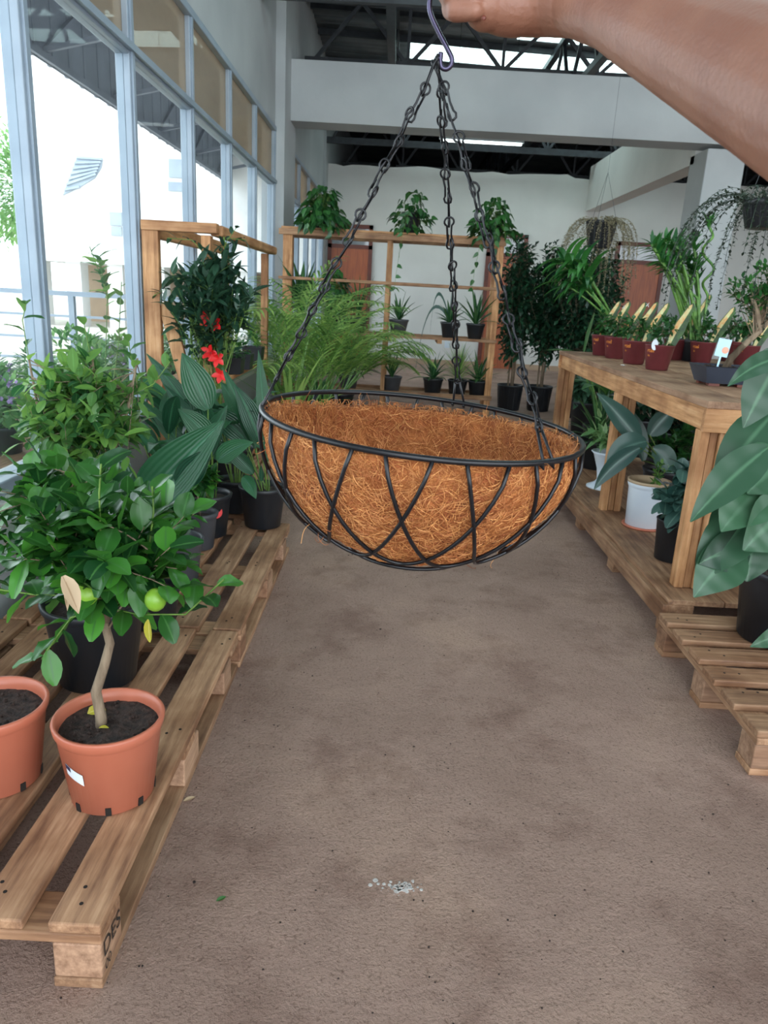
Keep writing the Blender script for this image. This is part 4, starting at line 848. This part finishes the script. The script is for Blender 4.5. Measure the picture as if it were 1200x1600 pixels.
aspid(u, [(V((0, 0, .24)), L_(b_[0], b_[1], dy), L_(t_[0], t_[1], dy) - L_(b_[0], b_[1], dy) + Z * .06, (L_(t_[0], t_[1], dy) - L_(b_[0], b_[1], dy)).length * 1.1, wd, dr) for b_, t_, wd, dr, dy in (((1000, 690), (935, 625), .09, .2, -.1), ((1010, 690), (950, 715), .11, .9, -.2), ((1000, 700), (925, 750), .07, 1.0, -.25), ((1015, 680), (1055, 640), .09, .5, 0), ((1005, 720), (985, 640), .09, .5, .1), ((1020, 700), (1050, 740), .1, .9, -.1))], 'leaf_blue')
for x, y, lab, lm_, h_ in ((1.45, 5.05, 'striped rosette plant in a black bowl at the far end under the table', 'leaf_strap', .2), (1.95, 4.95, 'dark bushy plant in a big black pot in the shade under the table', 'leaf_ficus', .3), (2.15, 4.35, 'black pot of drooping leaves deep under the table', 'leaf_ficus', .28), (1.75, 4.55, 'small leafed black potted plant in the middle under the table', 'leaf_pothos', .2)):
    u = plant('shade_plant', lab, V((x, y, SZ)), .13, .1, h_, 'black_plastic', 'plants in the shade under the table')
    if lm_ == 'leaf_strap': rosette(u, 34, .34, .035, lm_, .18, (.05, 1.3), .8, 6, 'lance')
    else: bush(u, [[V((0, 0, h_ - .03)), V((0, 0, h_ + .1))]], (0, 0, h_ + .08), (.17, .16, .11), 40, 7, .07, .035, lm_, 'oval', .6, 3, .006, .2)
c = V((2.02, 3.4, SZ)); u = plant('rubber_plant', 'curving rubber plant stem with round dark leaves, right of the near table leg', c, .1, .08, .12, 'black_plastic')
bush(u, [[V((-.05, 0, .1)), V((-.15, -.05, .2)), V((-.1, -.05, .35)), V((-.12, -.05, .45))]], (-.12, -.05, .3), (.14, .1, .18), 9, 4, .1, .07, 'leaf_blue', 'oval', .4, 5, .005, .3, sm='green_stem', twig=.002)
for x, y, lab in ((2.15, 6.35, 'black pot on the floor beyond the table, left of the pair'), (2.75, 6.2, 'black pot on the floor seen between the right table legs'), (1.95, 7.3, 'philodendron with a hanging leaf in a black pot past the table')):
    u = plant('floor_plant', lab, V((x, y, 0)), .16, .13, .34, 'black_plastic', 'potted plants on the floor beyond the table'); bush(u, [[V((0, 0, .3)), V((0, 0, .45))]], (0, 0, .48), (.27, .25, .16), 34, 6, .12, .06, 'leaf_philo' if y > 7 else 'leaf_ficus', 'lance', .9, 4, .008, .2)
# ---------------------------------------------------------------- big philodendron at the right
c = V((1.43, 2.42, DP)); ph = plant('philodendron', 'large philodendron with broad matt leaves in the big black pot at the right edge', c, .165, .135, .27, 'black_plastic', lip=.01)
lv = [((1180, 800), (1092, 905), .13, .5, -.25), ((1160, 860), (1088, 935), .13, .8, -.28), ((1170, 860), (1095, 880), .12, .6, -.26), ((1170, 820), (1165, 905), .16, .9, -.2), ((1200, 700), (1085, 812), .10, .4, -.3), ((1200, 760), (1130, 830), .14, .6, -.28), ((1215, 640), (1120, 760), .12, .4, -.15), ((1220, 560), (1165, 665), .12, .5, -.2), ((1225, 560), (1140, 605), .055, .7, -.3), ((1230, 800), (1165, 860), .16, .6, -.3), ((1230, 720), (1170, 770), .16, .5, -.25), ((1235, 560), (1180, 610), .12, .5, -.1), ((1240, 990), (1175, 1010), .06, .4, -.25), ((1250, 650), (1190, 720), .15, .6, -.1), ((1260, 700), (1300, 780), .15, .6, -.1), ((1240, 600), (1290, 640), .15, .6, .0), ((1240, 800), (1300, 860), .15, .6, -.1), ((1190, 790), (1110, 850), .15, .5, -.2)]
b = MB(); s_ = MB()
for b_, t_, wd, dr, dy in lv:
    p0 = W(b_[0], b_[1], c.y + dy) - c; p1_ = W(t_[0], t_[1], c.y + dy * 1.3) - c; d = p1_ - p0
    b.leaf(p0, d.normalized() + Z * dr * .5, d.length * 1.05, wd * 1.15, dr, .22, 10, 'lance', 0, .02, (rnd.uniform(-.7, .2), -1, rnd.uniform(.3, 1))); s_.tube(bez((rnd.uniform(-.04, .04), rnd.uniform(-.04, .04), .23), p0, (0, 0, .04), 7), .0045, 6)
b.build('leaves', 'leaf_philo', ph, True); s_.build('leaf_stalks', 'green_stem', ph, True)
b = MB(); b.tube([(.01, 0, .22), (.0, .01, .4), (.02, 0, .62)], [.022, .02, .012], 9); b.build('moss_pole', 'coir_mat', ph, True)
# ---------------------------------------------------------------- hanging plants
def hanging(name, label, p, r, h, lm, n, L, lw, sp, hang, group):
    rt = thing(name, label, 'hanging plant', p, group); pot(rt, r, r * .78, h, 'black_plastic', .006, True, True)
    b = MB(); s_ = MB()
    for i in range(n):
        a = rnd.uniform(0, 2 * PI); d = V((math.cos(a), math.sin(a), rnd.uniform(.1, 1))).normalized(); q_ = V((r * .7 * math.cos(a), r * .7 * math.sin(a), h)); pts = [q_.copy()]; ll = L * rnd.uniform(.4, 1.15); k = int(ll / .02)
        for j in range(k):
            d = (d - Z * sp * .022 / L * 2.2 + V((rnd.uniform(-.05, .05), rnd.uniform(-.05, .05), 0))).normalized(); q_ = q_ + d * .02; pts.append(q_.copy())
            for e_ in (0, 1): b.leaf(q_, V((rnd.uniform(-1, 1), rnd.uniform(-1, 1), rnd.uniform(-.6, .4))), lw * rnd.uniform(.7, 1.3), lw * .6, .3, .1, 2)
        s_.tube(pts, .0013, 3, cap=False)
    s_.build('stems', lm, rt); b.build('foliage', lm, rt)
    w_ = MB()
    for k in range(3): a = k * 2.09; w_.tube([(r * math.cos(a), r * math.sin(a), h), (0, 0, h + .35)], .0015, 4)
    w_.tube([(0, 0, h + .35), (0, 0, hang - p[2])], .0012, 4); w_.build('hanging_wire', 'steel', rt); return rt
p = W(935, 388, 6.2); hanging('hanging_plant', 'black hanging pot with straw coloured trailing stems before the back wall', p, .115, .2, 'leaf_straw', 64, .6, .02, 2.4, 4.8, 'plants hanging from the roof')
p = W(1192, 358, 3.6); hanging('hanging_plant', 'dark hanging pot with thin leafy trails at the upper right edge', p, .10, .12, 'leaf_fine', 60, .62, .02, 1.7, 4.8, 'plants hanging from the roof')
c = V((2.05, 3.35, TZ + .001)); r_ = plant('umbrella_plant', 'bushy fine leafed plant filling the right edge above the bonsai', c, .09, .07, .15, 'red_plastic'); bush(r_, [[V((0, 0, .12)), V((-.03, 0, .3)), V((-.05, 0, .4))]], (-.10, 0, .44), (.27, .2, .17), 150, 8, .06, .026, 'leaf_bamboo', 'lance', .6, 3, .006, .3)
# ---------------------------------------------------------------- benches outside the window
bn = thing('nursery_bench', 'weathered timber bench of potted flowers outside the window', 'bench', (-2.2, 2.6, 0))
for y in (0, 3.4):
    pass
b = MB(); [b.box(x, x + .14, 0, 5.6, .36, .385) for x in (-.55, -.38, -.21, -.04, .13, .30)]; b.build('bench_top', wy, bn)
for x in (-.5, .35):
    for y in (.1, 2.7, 5.4): b = MB(); b.box(x, x + .08, y, y + .08, -.02, .36); b.build('leg', tz, bn)
bpots = []
for i in range(9):
    for j in range(3):
        x = -2.62 + j * .36 + rnd.uniform(-.03, .03); y = 3.0 + i * .6 + rnd.uniform(-.06, .06)
        kind = (i + j) % 3; lab = '%s plant on the outside bench, %s from its near end, row %s glass' % (('purple flowered', 'leafy green', 'tall green')[kind], 'first second third fourth fifth sixth seventh eighth ninth'.split()[i], ('farthest from', 'midway off', 'nearest')[j])
        if bpots and kind in [k_ for k_, _ in bpots[:3]] and len(bpots) >= 3:
            src = [o_ for k_, o_ in bpots[:3] if k_ == kind][0]; o_ = copy_thing(src, (x, y, .386), lab, rnd.uniform(0, 6)); bpots.append((kind, o_)); continue
        r_ = plant('nursery_plant', lab, V((x, y, .386)), .09, .07, .14, 'black_plastic', 'potted plants on the outside bench, ' + ('purple flowered', 'leafy green', 'tall green')[kind]); b = MB()
        cloud(b, (0, 0, .24), .14 if kind < 2 else .16, 260, .06, .035, (1, 1, .8 if kind < 2 else 1.6)); b.build('foliage', 'leaf_outside', r_, True)
        if kind == 0: b = MB(); cloud(b, (0, 0, .31), .12, 90, .025, .02, (1, 1, .4)); b.build('flowers', 'petal_purple', r_)
        bpots.append((kind, r_))
c = V((-1.75, 4.4, 0)); r_ = plant('tall_seedling_tree', 'tall sparse sapling with drooping leaves just outside the glass', c, .1, .08, .2, 'black_plastic')
def L_(px, py, dy=0): return W(px, py, c.y + dy) - c
spray(r_, [[V((0, 0, .17)), L_(165, 560), L_(168, 460), L_(140, 385)], [V((0, 0, .17)), L_(185, 540), L_(190, 440)], [L_(168, 470), L_(160, 430), L_(155, 400)]], .10, .05, 'leaf_citrus_pale', 14, c, .003, 'heart')
# ---------------------------------------------------------------- hanging basket, the subject
BC = V((.0359, .80, 1.1188)); BR = .1732
bn_ = V((.0593, -.0225, 1)).normalized(); bu = bn_.cross(V((0, 1, 0))).normalized(); bv = bn_.cross(bu).normalized()   # bu = +x-ish?
if bu.x < 0: bu = -bu
if bv.y < 0: bv = -bv
hb = thing('hanging_basket', 'wire hanging basket with a brown coconut fibre liner held up in the middle', 'hanging basket', BC)
BD = .151
def SP(phi, t, s_=1.0, off=0.0):
    """point on the bowl: phi round the rim (0 = right, -90 deg = towards viewer), t depth 0..90 deg"""
    r_ = BR * max(0, math.cos(t)) ** .92 * s_; return bu * (math.cos(phi) * (r_ + off)) + bv * (math.sin(phi) * (r_ + off)) - bn_ * (BD * math.sin(t) * s_ + off * math.sin(t))
b = MB(); b.tube([SP(2 * PI * k / 96, 0, 1) for k in range(96)], .0031, 10, closed=True); b.build('rim', 'wire_black', hb, True)
b = MB(); 0 and b.tube([SP(2 * PI * k / 96, 0, 1) - bn_ * .0 + bn_ * -.004 + (bu * math.cos(2 * PI * k / 96) + bv * math.sin(2 * PI * k / 96)) * .0028 for k in range(96)], .0016, 6, closed=True)
for k in range(15):
    a0 = math.radians(-102.5 + 24 * k); b = MB(); pts = []
    for i in range(29):
        u_ = i / 28; e_ = (1 - math.cos(PI * u_)) / 2; pts.append(SP(a0 + math.radians(62) * (.75 * u_ + .25 * e_), math.radians(54) * max(0, math.sin(PI * u_)) ** .9, 1, .0035 if 0 < i < 28 else 0))
    b.tube(pts, .0021, 7); b.build('wire_loop', 'wire_black', hb, True)
b = MB(); b.tube([SP(2 * PI * k / 40, math.radians(70), 1, .004) for k in range(40)], .0022, 6, closed=True); b.build('bottom_ring', 'wire_black', hb, True)
# liner
def ltop(phi):   # how far below the rim the liner edge sits (radians of t)
    back = max(0, math.sin(phi)); return .015 + .085 * back * (1 - .35 * math.cos(phi)) + .03 * noise.noise(V((math.cos(phi) * 2.5, math.sin(phi) * 2.5, 4))) * (1 if back > 0 else .4)
NP, NT = 120, 26; vs = []; fs = []
for lay in (0, 1):
    for j in range(NT + 1):
        for i in range(NP):
            ph_ = 2 * PI * i / NP; t0 = ltop(ph_) if lay == 0 else ltop(ph_) + .02; t = t0 + (PI / 2 - .02 - t0) * j / NT; s_ = .975 if lay == 0 else .915
            nzv = .0025 * noise.noise(SP(ph_, t) * 60) + .004 * noise.noise(SP(ph_, t) * 18); vs.append(SP(ph_, t, s_, nzv))
M_ = (NT + 1) * NP
for lay in (0, 1):
    for j in range(NT):
        for i in range(NP):
            a, b1 = lay * M_ + j * NP + i, lay * M_ + j * NP + (i + 1) % NP; q_ = (a, a + NP, b1 + NP, b1) if lay == 0 else (a, b1, b1 + NP, a + NP); fs.append(q_)
    fs.append(tuple(lay * M_ + NT * NP + i for i in range(NP)))
for i in range(NP): fs.append((i, (i + 1) % NP, M_ + (i + 1) % NP, M_ + i))
b = MB(); b.add(vs, fs); liner = b.build('coir_liner', 'coir_mat', hb, True)
b = MB()
for i in range(30000):
    outer = rnd.random() < .6; ph_ = rnd.uniform(0, 2 * PI); u_ = rnd.random(); t = ltop(ph_) + (1.5 - ltop(ph_)) * u_ ** 1.15; s_ = .975 if outer else .915; a = rnd.uniform(0, 2 * PI); bend_r = rnd.uniform(-60, 60); Lf = rnd.uniform(.010, .032); n_ = 5; pts = []
    for k in range(n_):
        off = (.0012 + .0018 * math.sin(PI * k / (n_ - 1)) * rnd.random()) * (1 if outer else -1.3)
        nzv = .0025 * noise.noise(SP(ph_, t) * 60) + .004 * noise.noise(SP(ph_, t) * 18)
        pts.append(SP(ph_, min(max(t, ltop(ph_) * .6), 1.54), s_, nzv + off)); rr = max(.03, BR * math.cos(min(t, 1.5)))
        ph_ += math.cos(a) * Lf / n_ / rr; t += math.sin(a) * Lf / n_ / BD; a += bend_r * Lf / n_
    b.tube(pts, .00026 if rnd.random() < .85 else .0004, 3, cap=False)
for i in range(520):   # stray ends along the edge
    ph_ = rnd.uniform(0, 2 * PI); t = ltop(ph_) + rnd.uniform(0, .05); p = SP(ph_, t, rnd.uniform(.915, .975)); d = (bn_ * rnd.uniform(.3, 1) + bu * rnd.uniform(-.8, .8) + bv * rnd.uniform(-.8, .8)).normalized(); ax = V((rnd.uniform(-1, 1), rnd.uniform(-1, 1), rnd.uniform(-1, 1))).normalized(); pts = [p.copy()]
    Ls = rnd.uniform(.004, .012) if rnd.random() < .95 else rnd.uniform(.015, .025)
    for k in range(4): d = Quaternion(ax, rnd.uniform(0, .7)) @ d; p = p + d * Ls / 4; pts.append(p.copy())
    b.tube(pts, .0003, 3, cap=False)
for i in range(22):
    ph_ = rnd.uniform(0, 2 * PI); p = SP(ph_, rnd.uniform(.2, 1.5), .98, .003); d = (p.normalized() + V((rnd.uniform(-1, 1), rnd.uniform(-1, 1), rnd.uniform(-1, .3)))).normalized(); pts = [p.copy()]; ax = V((rnd.uniform(-1, 1), rnd.uniform(-1, 1), rnd.uniform(-1, 1))).normalized()
    for k in range(5): d = Quaternion(ax, rnd.uniform(.2, .8)) @ d; p = p + d * .005; pts.append(p.copy())
    b.tube(pts, .0003, 3, cap=False)
b.build('coir_fibres', 'coir', liner)
# chains
def link_pts(L, r):
    """keyhole wire link of length L along +z from its hooked foot to its round head, in the xz plane"""
    h = []
    for k in range(13): a = math.radians(-60 + 300 * k / 12); h.append((r * math.cos(a), 0, L - r + r * math.sin(a)))
    right = [(.0016, 0, L * .42), (.0026, 0, L * .14), (.0042, 0, .002)]; bot = [(.0032, 0, -.0018), (0, 0, -.003), (-.0032, 0, -.0018), (-.0042, 0, .002)]; left = [(-.0026, 0, L * .14), (-.0016, 0, L * .42)]
    return h + left + bot[::-1] + right[::-1][0:]
def chain(a, b_, seed, sag=0):
    a = V(a); b_ = V(b_); d = b_ - a; n = max(3, round(d.length / .0255)); L = d.length / n; mb = MB(); q0 = Z.rotation_difference(d.normalized()); ang = seed
    for i in range(n):
        p = a + d * (i / n); ang += 1.35; Rt = q0 @ Quaternion(Z, ang) @ Quaternion(V((1, 0, 0)), .12 * math.sin(i * 1.7 + seed))
        pts = [p + Rt @ V(x) for x in link_pts(L + .009, .0052)]; mb.tube(pts, .00115, 6, closed=True)
    mb.build('chain', 'wire_black', hb, True)
hk = W(692, 104, .8) - BC
at = [SP(math.radians(186), 0), SP(math.radians(-49), 0), SP(math.radians(72), 0)]
print('ATT', [tuple(round(c_, 3) for c_ in (x + BC)) for x in at])
for k, p in enumerate(at):
    rd = (p - bn_ * p.dot(bn_)).normalized(); tg = bn_.cross(rd); up_ = (hk - p).normalized(); t1 = p + up_ * .032   # long wire eye hooked round the rim
    b = MB()
    for sg in (-1, 1): b.tube([t1 + tg * .003 * sg, p + tg * .007 * sg + up_ * .002, p + tg * .0075 * sg - bn_ * .006 + rd * .002, p + tg * .0075 * sg - rd * .005 - bn_ * .002], .0015, 6)
    b.tube([t1 - tg * .003, t1 + up_ * .004, t1 + tg * .003], .0015, 6); b.build('rim_hanger', 'wire_black', hb, True)
    chain(t1, hk + V((-.004, 0, 0)) + V(((-.002, 0, .002)[k], .002 * k, 0)), k * .9)
# S hook
hp = [W(x, y, .8) - BC for x, y in ((689, 82), (688, 96), (690, 105), (697, 108), (704, 103), (706, 92), (700, 78), (688, 55), (676, 30), (671, 12), (673, -5), (682, -22), (698, -34), (716, -36), (730, -24), (734, -8), (730, 8))]
b = MB(); fine = []
for i in range(len(hp) - 1):
    p0, p1_, p2, p3 = hp[max(i - 1, 0)], hp[i], hp[i + 1], hp[min(i + 2, len(hp) - 1)]
    for k in range(4):
        t = k / 4; fine.append(.5 * ((2 * p1_) + (p2 - p0) * t + (2 * p0 - 5 * p1_ + 4 * p2 - p3) * t * t + (-p0 + 3 * p1_ - 3 * p2 + p3) * t ** 3))
b.tube(fine + [hp[-1]], .0024, 8); b.build('hook', 'hook_steel', hb, True)
# ---------------------------------------------------------------- arm and fist of the person holding it
pr = thing('person', 'bare right forearm and fist of a person holding the basket hook', 'person', W(905, 5, .76)); PO = pr.location.copy()
def Q(x, y, Y): return W(x, y, Y) - PO
b = MB()
arm = [(Q(790, -2, .80), .029), (Q(830, 0, .795), .030), (Q(868, 2, .785), .0285), (Q(905, 4, .76), .0275), (Q(960, 18, .70), .0285), (Q(1030, 48, .62), .033), (Q(1110, 82, .545), .0365), (Q(1200, 122, .47), .0385), (Q(1300, 165, .41), .041), (Q(1400, 200, .36), .043), (Q(1640, 190, .27), .043), (Q(1950, 160, .20), .045)]
pts = []; rad = []
for i in range(len(arm) - 1):
    for k in range(4): t = k / 4; t2 = t * t * (3 - 2 * t) * .3 + t * .7; pts.append(arm[i][0].lerp(arm[i + 1][0], t)); rad.append(arm[i][1] * (1 - t2) + arm[i + 1][1] * t2)
b.tube(pts, rad, 20); b.ball(pts[0], .029, 18); b.ball(Q(770, -30, .80), .031, 18, (1, .8, 1.25)); b.ball(Q(800, 14, .79), .027, 18, (1.5, .9, .85)); b.ball(Q(760, 10, .785), .021, 16)
for k, (yy_, r_) in enumerate(((12, .0100), (-14, .0108), (-41, .0112), (-68, .0108))):
    ln = (0, 6, 9, 4)[k]
    f_ = [Q(772, yy_ - 2, .81), Q(728 - ln, yy_ - 2, .812), Q(706 - ln, yy_ + 2, .797), Q(712 - ln, yy_ + 5, .777), Q(742, yy_ + 6, .768)]
    rr = [r_ * 1.1, r_ * 1.08, r_ * 1.02, r_ * .95, r_ * .82]; b.tube(f_, rr, 12)
    for p_, q_ in zip(f_, rr): b.ball(p_, q_, 12)
th = [Q(800, -45, .77), Q(765, -62, .765), Q(735, -60, .768), Q(716, -48, .772)]; b.tube(th, [.015, .012, .0115, .009], 12); [b.ball(p_, q_, 12) for p_, q_ in zip(th, [.015, .012, .0115, .0092])]
o = b.build('body', 'skin', pr, True); rm = o.modifiers.new('remesh', 'REMESH'); rm.mode = 'VOXEL'; rm.voxel_size = .0018; rm.use_smooth_shade = True; sm_ = o.modifiers.new('smooth', 'SMOOTH'); sm_.factor = .5; sm_.iterations = 7
b = MB(); b.ball(Q(756, 28, .758), .0022, 8, (1, .4, 1)); b.build('mole', 'door_frame', pr, True)
# ---------------------------------------------------------------- bits on the floor
for px, py, m_, L_1, lab in ((287, 1252, 'leaf_dry', .03, 'small tan dry leaf on the floor beside the near pallet'), (338, 1408, 'leaf_lemon', .022, 'tiny green leaf fragment on the bare floor')):
    b = MB(); b.leaf(G(px, py, .004), (1, .8, .05), L_1, L_1 * .5, .1, .3, 4); tag(b.build('fallen_leaf', m_), lab, 'leaf')
p = G(622, 1386, .0005); b = MB()
for i in range(70):
    x, y = rnd.gauss(0, .02), rnd.gauss(0, .009); r_ = rnd.uniform(.001, .007) * (.4 + .6 * rnd.random()); b.lathe([(r_, 0), (r_ * .8, .0008)], 7, (x, y, 0))
o = b.build('plaster_splash', 'plaster'); o.location = p; tag(o, 'faint white plaster splash dried on the bare floor', 'stain', None, 'stuff')
b = MB()
for i in range(420):
    x, y = rnd.uniform(-.75, 1.05), rnd.uniform(.75, 3.6); r_ = rnd.uniform(.0008, .0028) * (1.6 if rnd.random() < .06 else 1)
    if x < -.44 and rnd.random() < .5: continue
    b.ball((x, y, r_ * .4), r_, 6, (1, rnd.uniform(.6, 1.2), .6))
tag(b.build('floor_grit', 'soil'), 'dark soil crumbs scattered over the bare aisle floor', 'dirt', None, 'stuff')
# daylight openings
portal('window_portal', (XW + .06, 4.0, 1.7), (0, -PI / 2, 0), 2.5, 9)
portal('window_portal', (XW + .06, 11.6, 1.7), (0, -PI / 2, 0), 2.5, 4.4)
portal('open_end_portal', (5.3, -2.98, 2.4), (PI / 2, 0, 0), 13.2, 4.9)  # unseen end behind the camera, left open to add frontal fill light
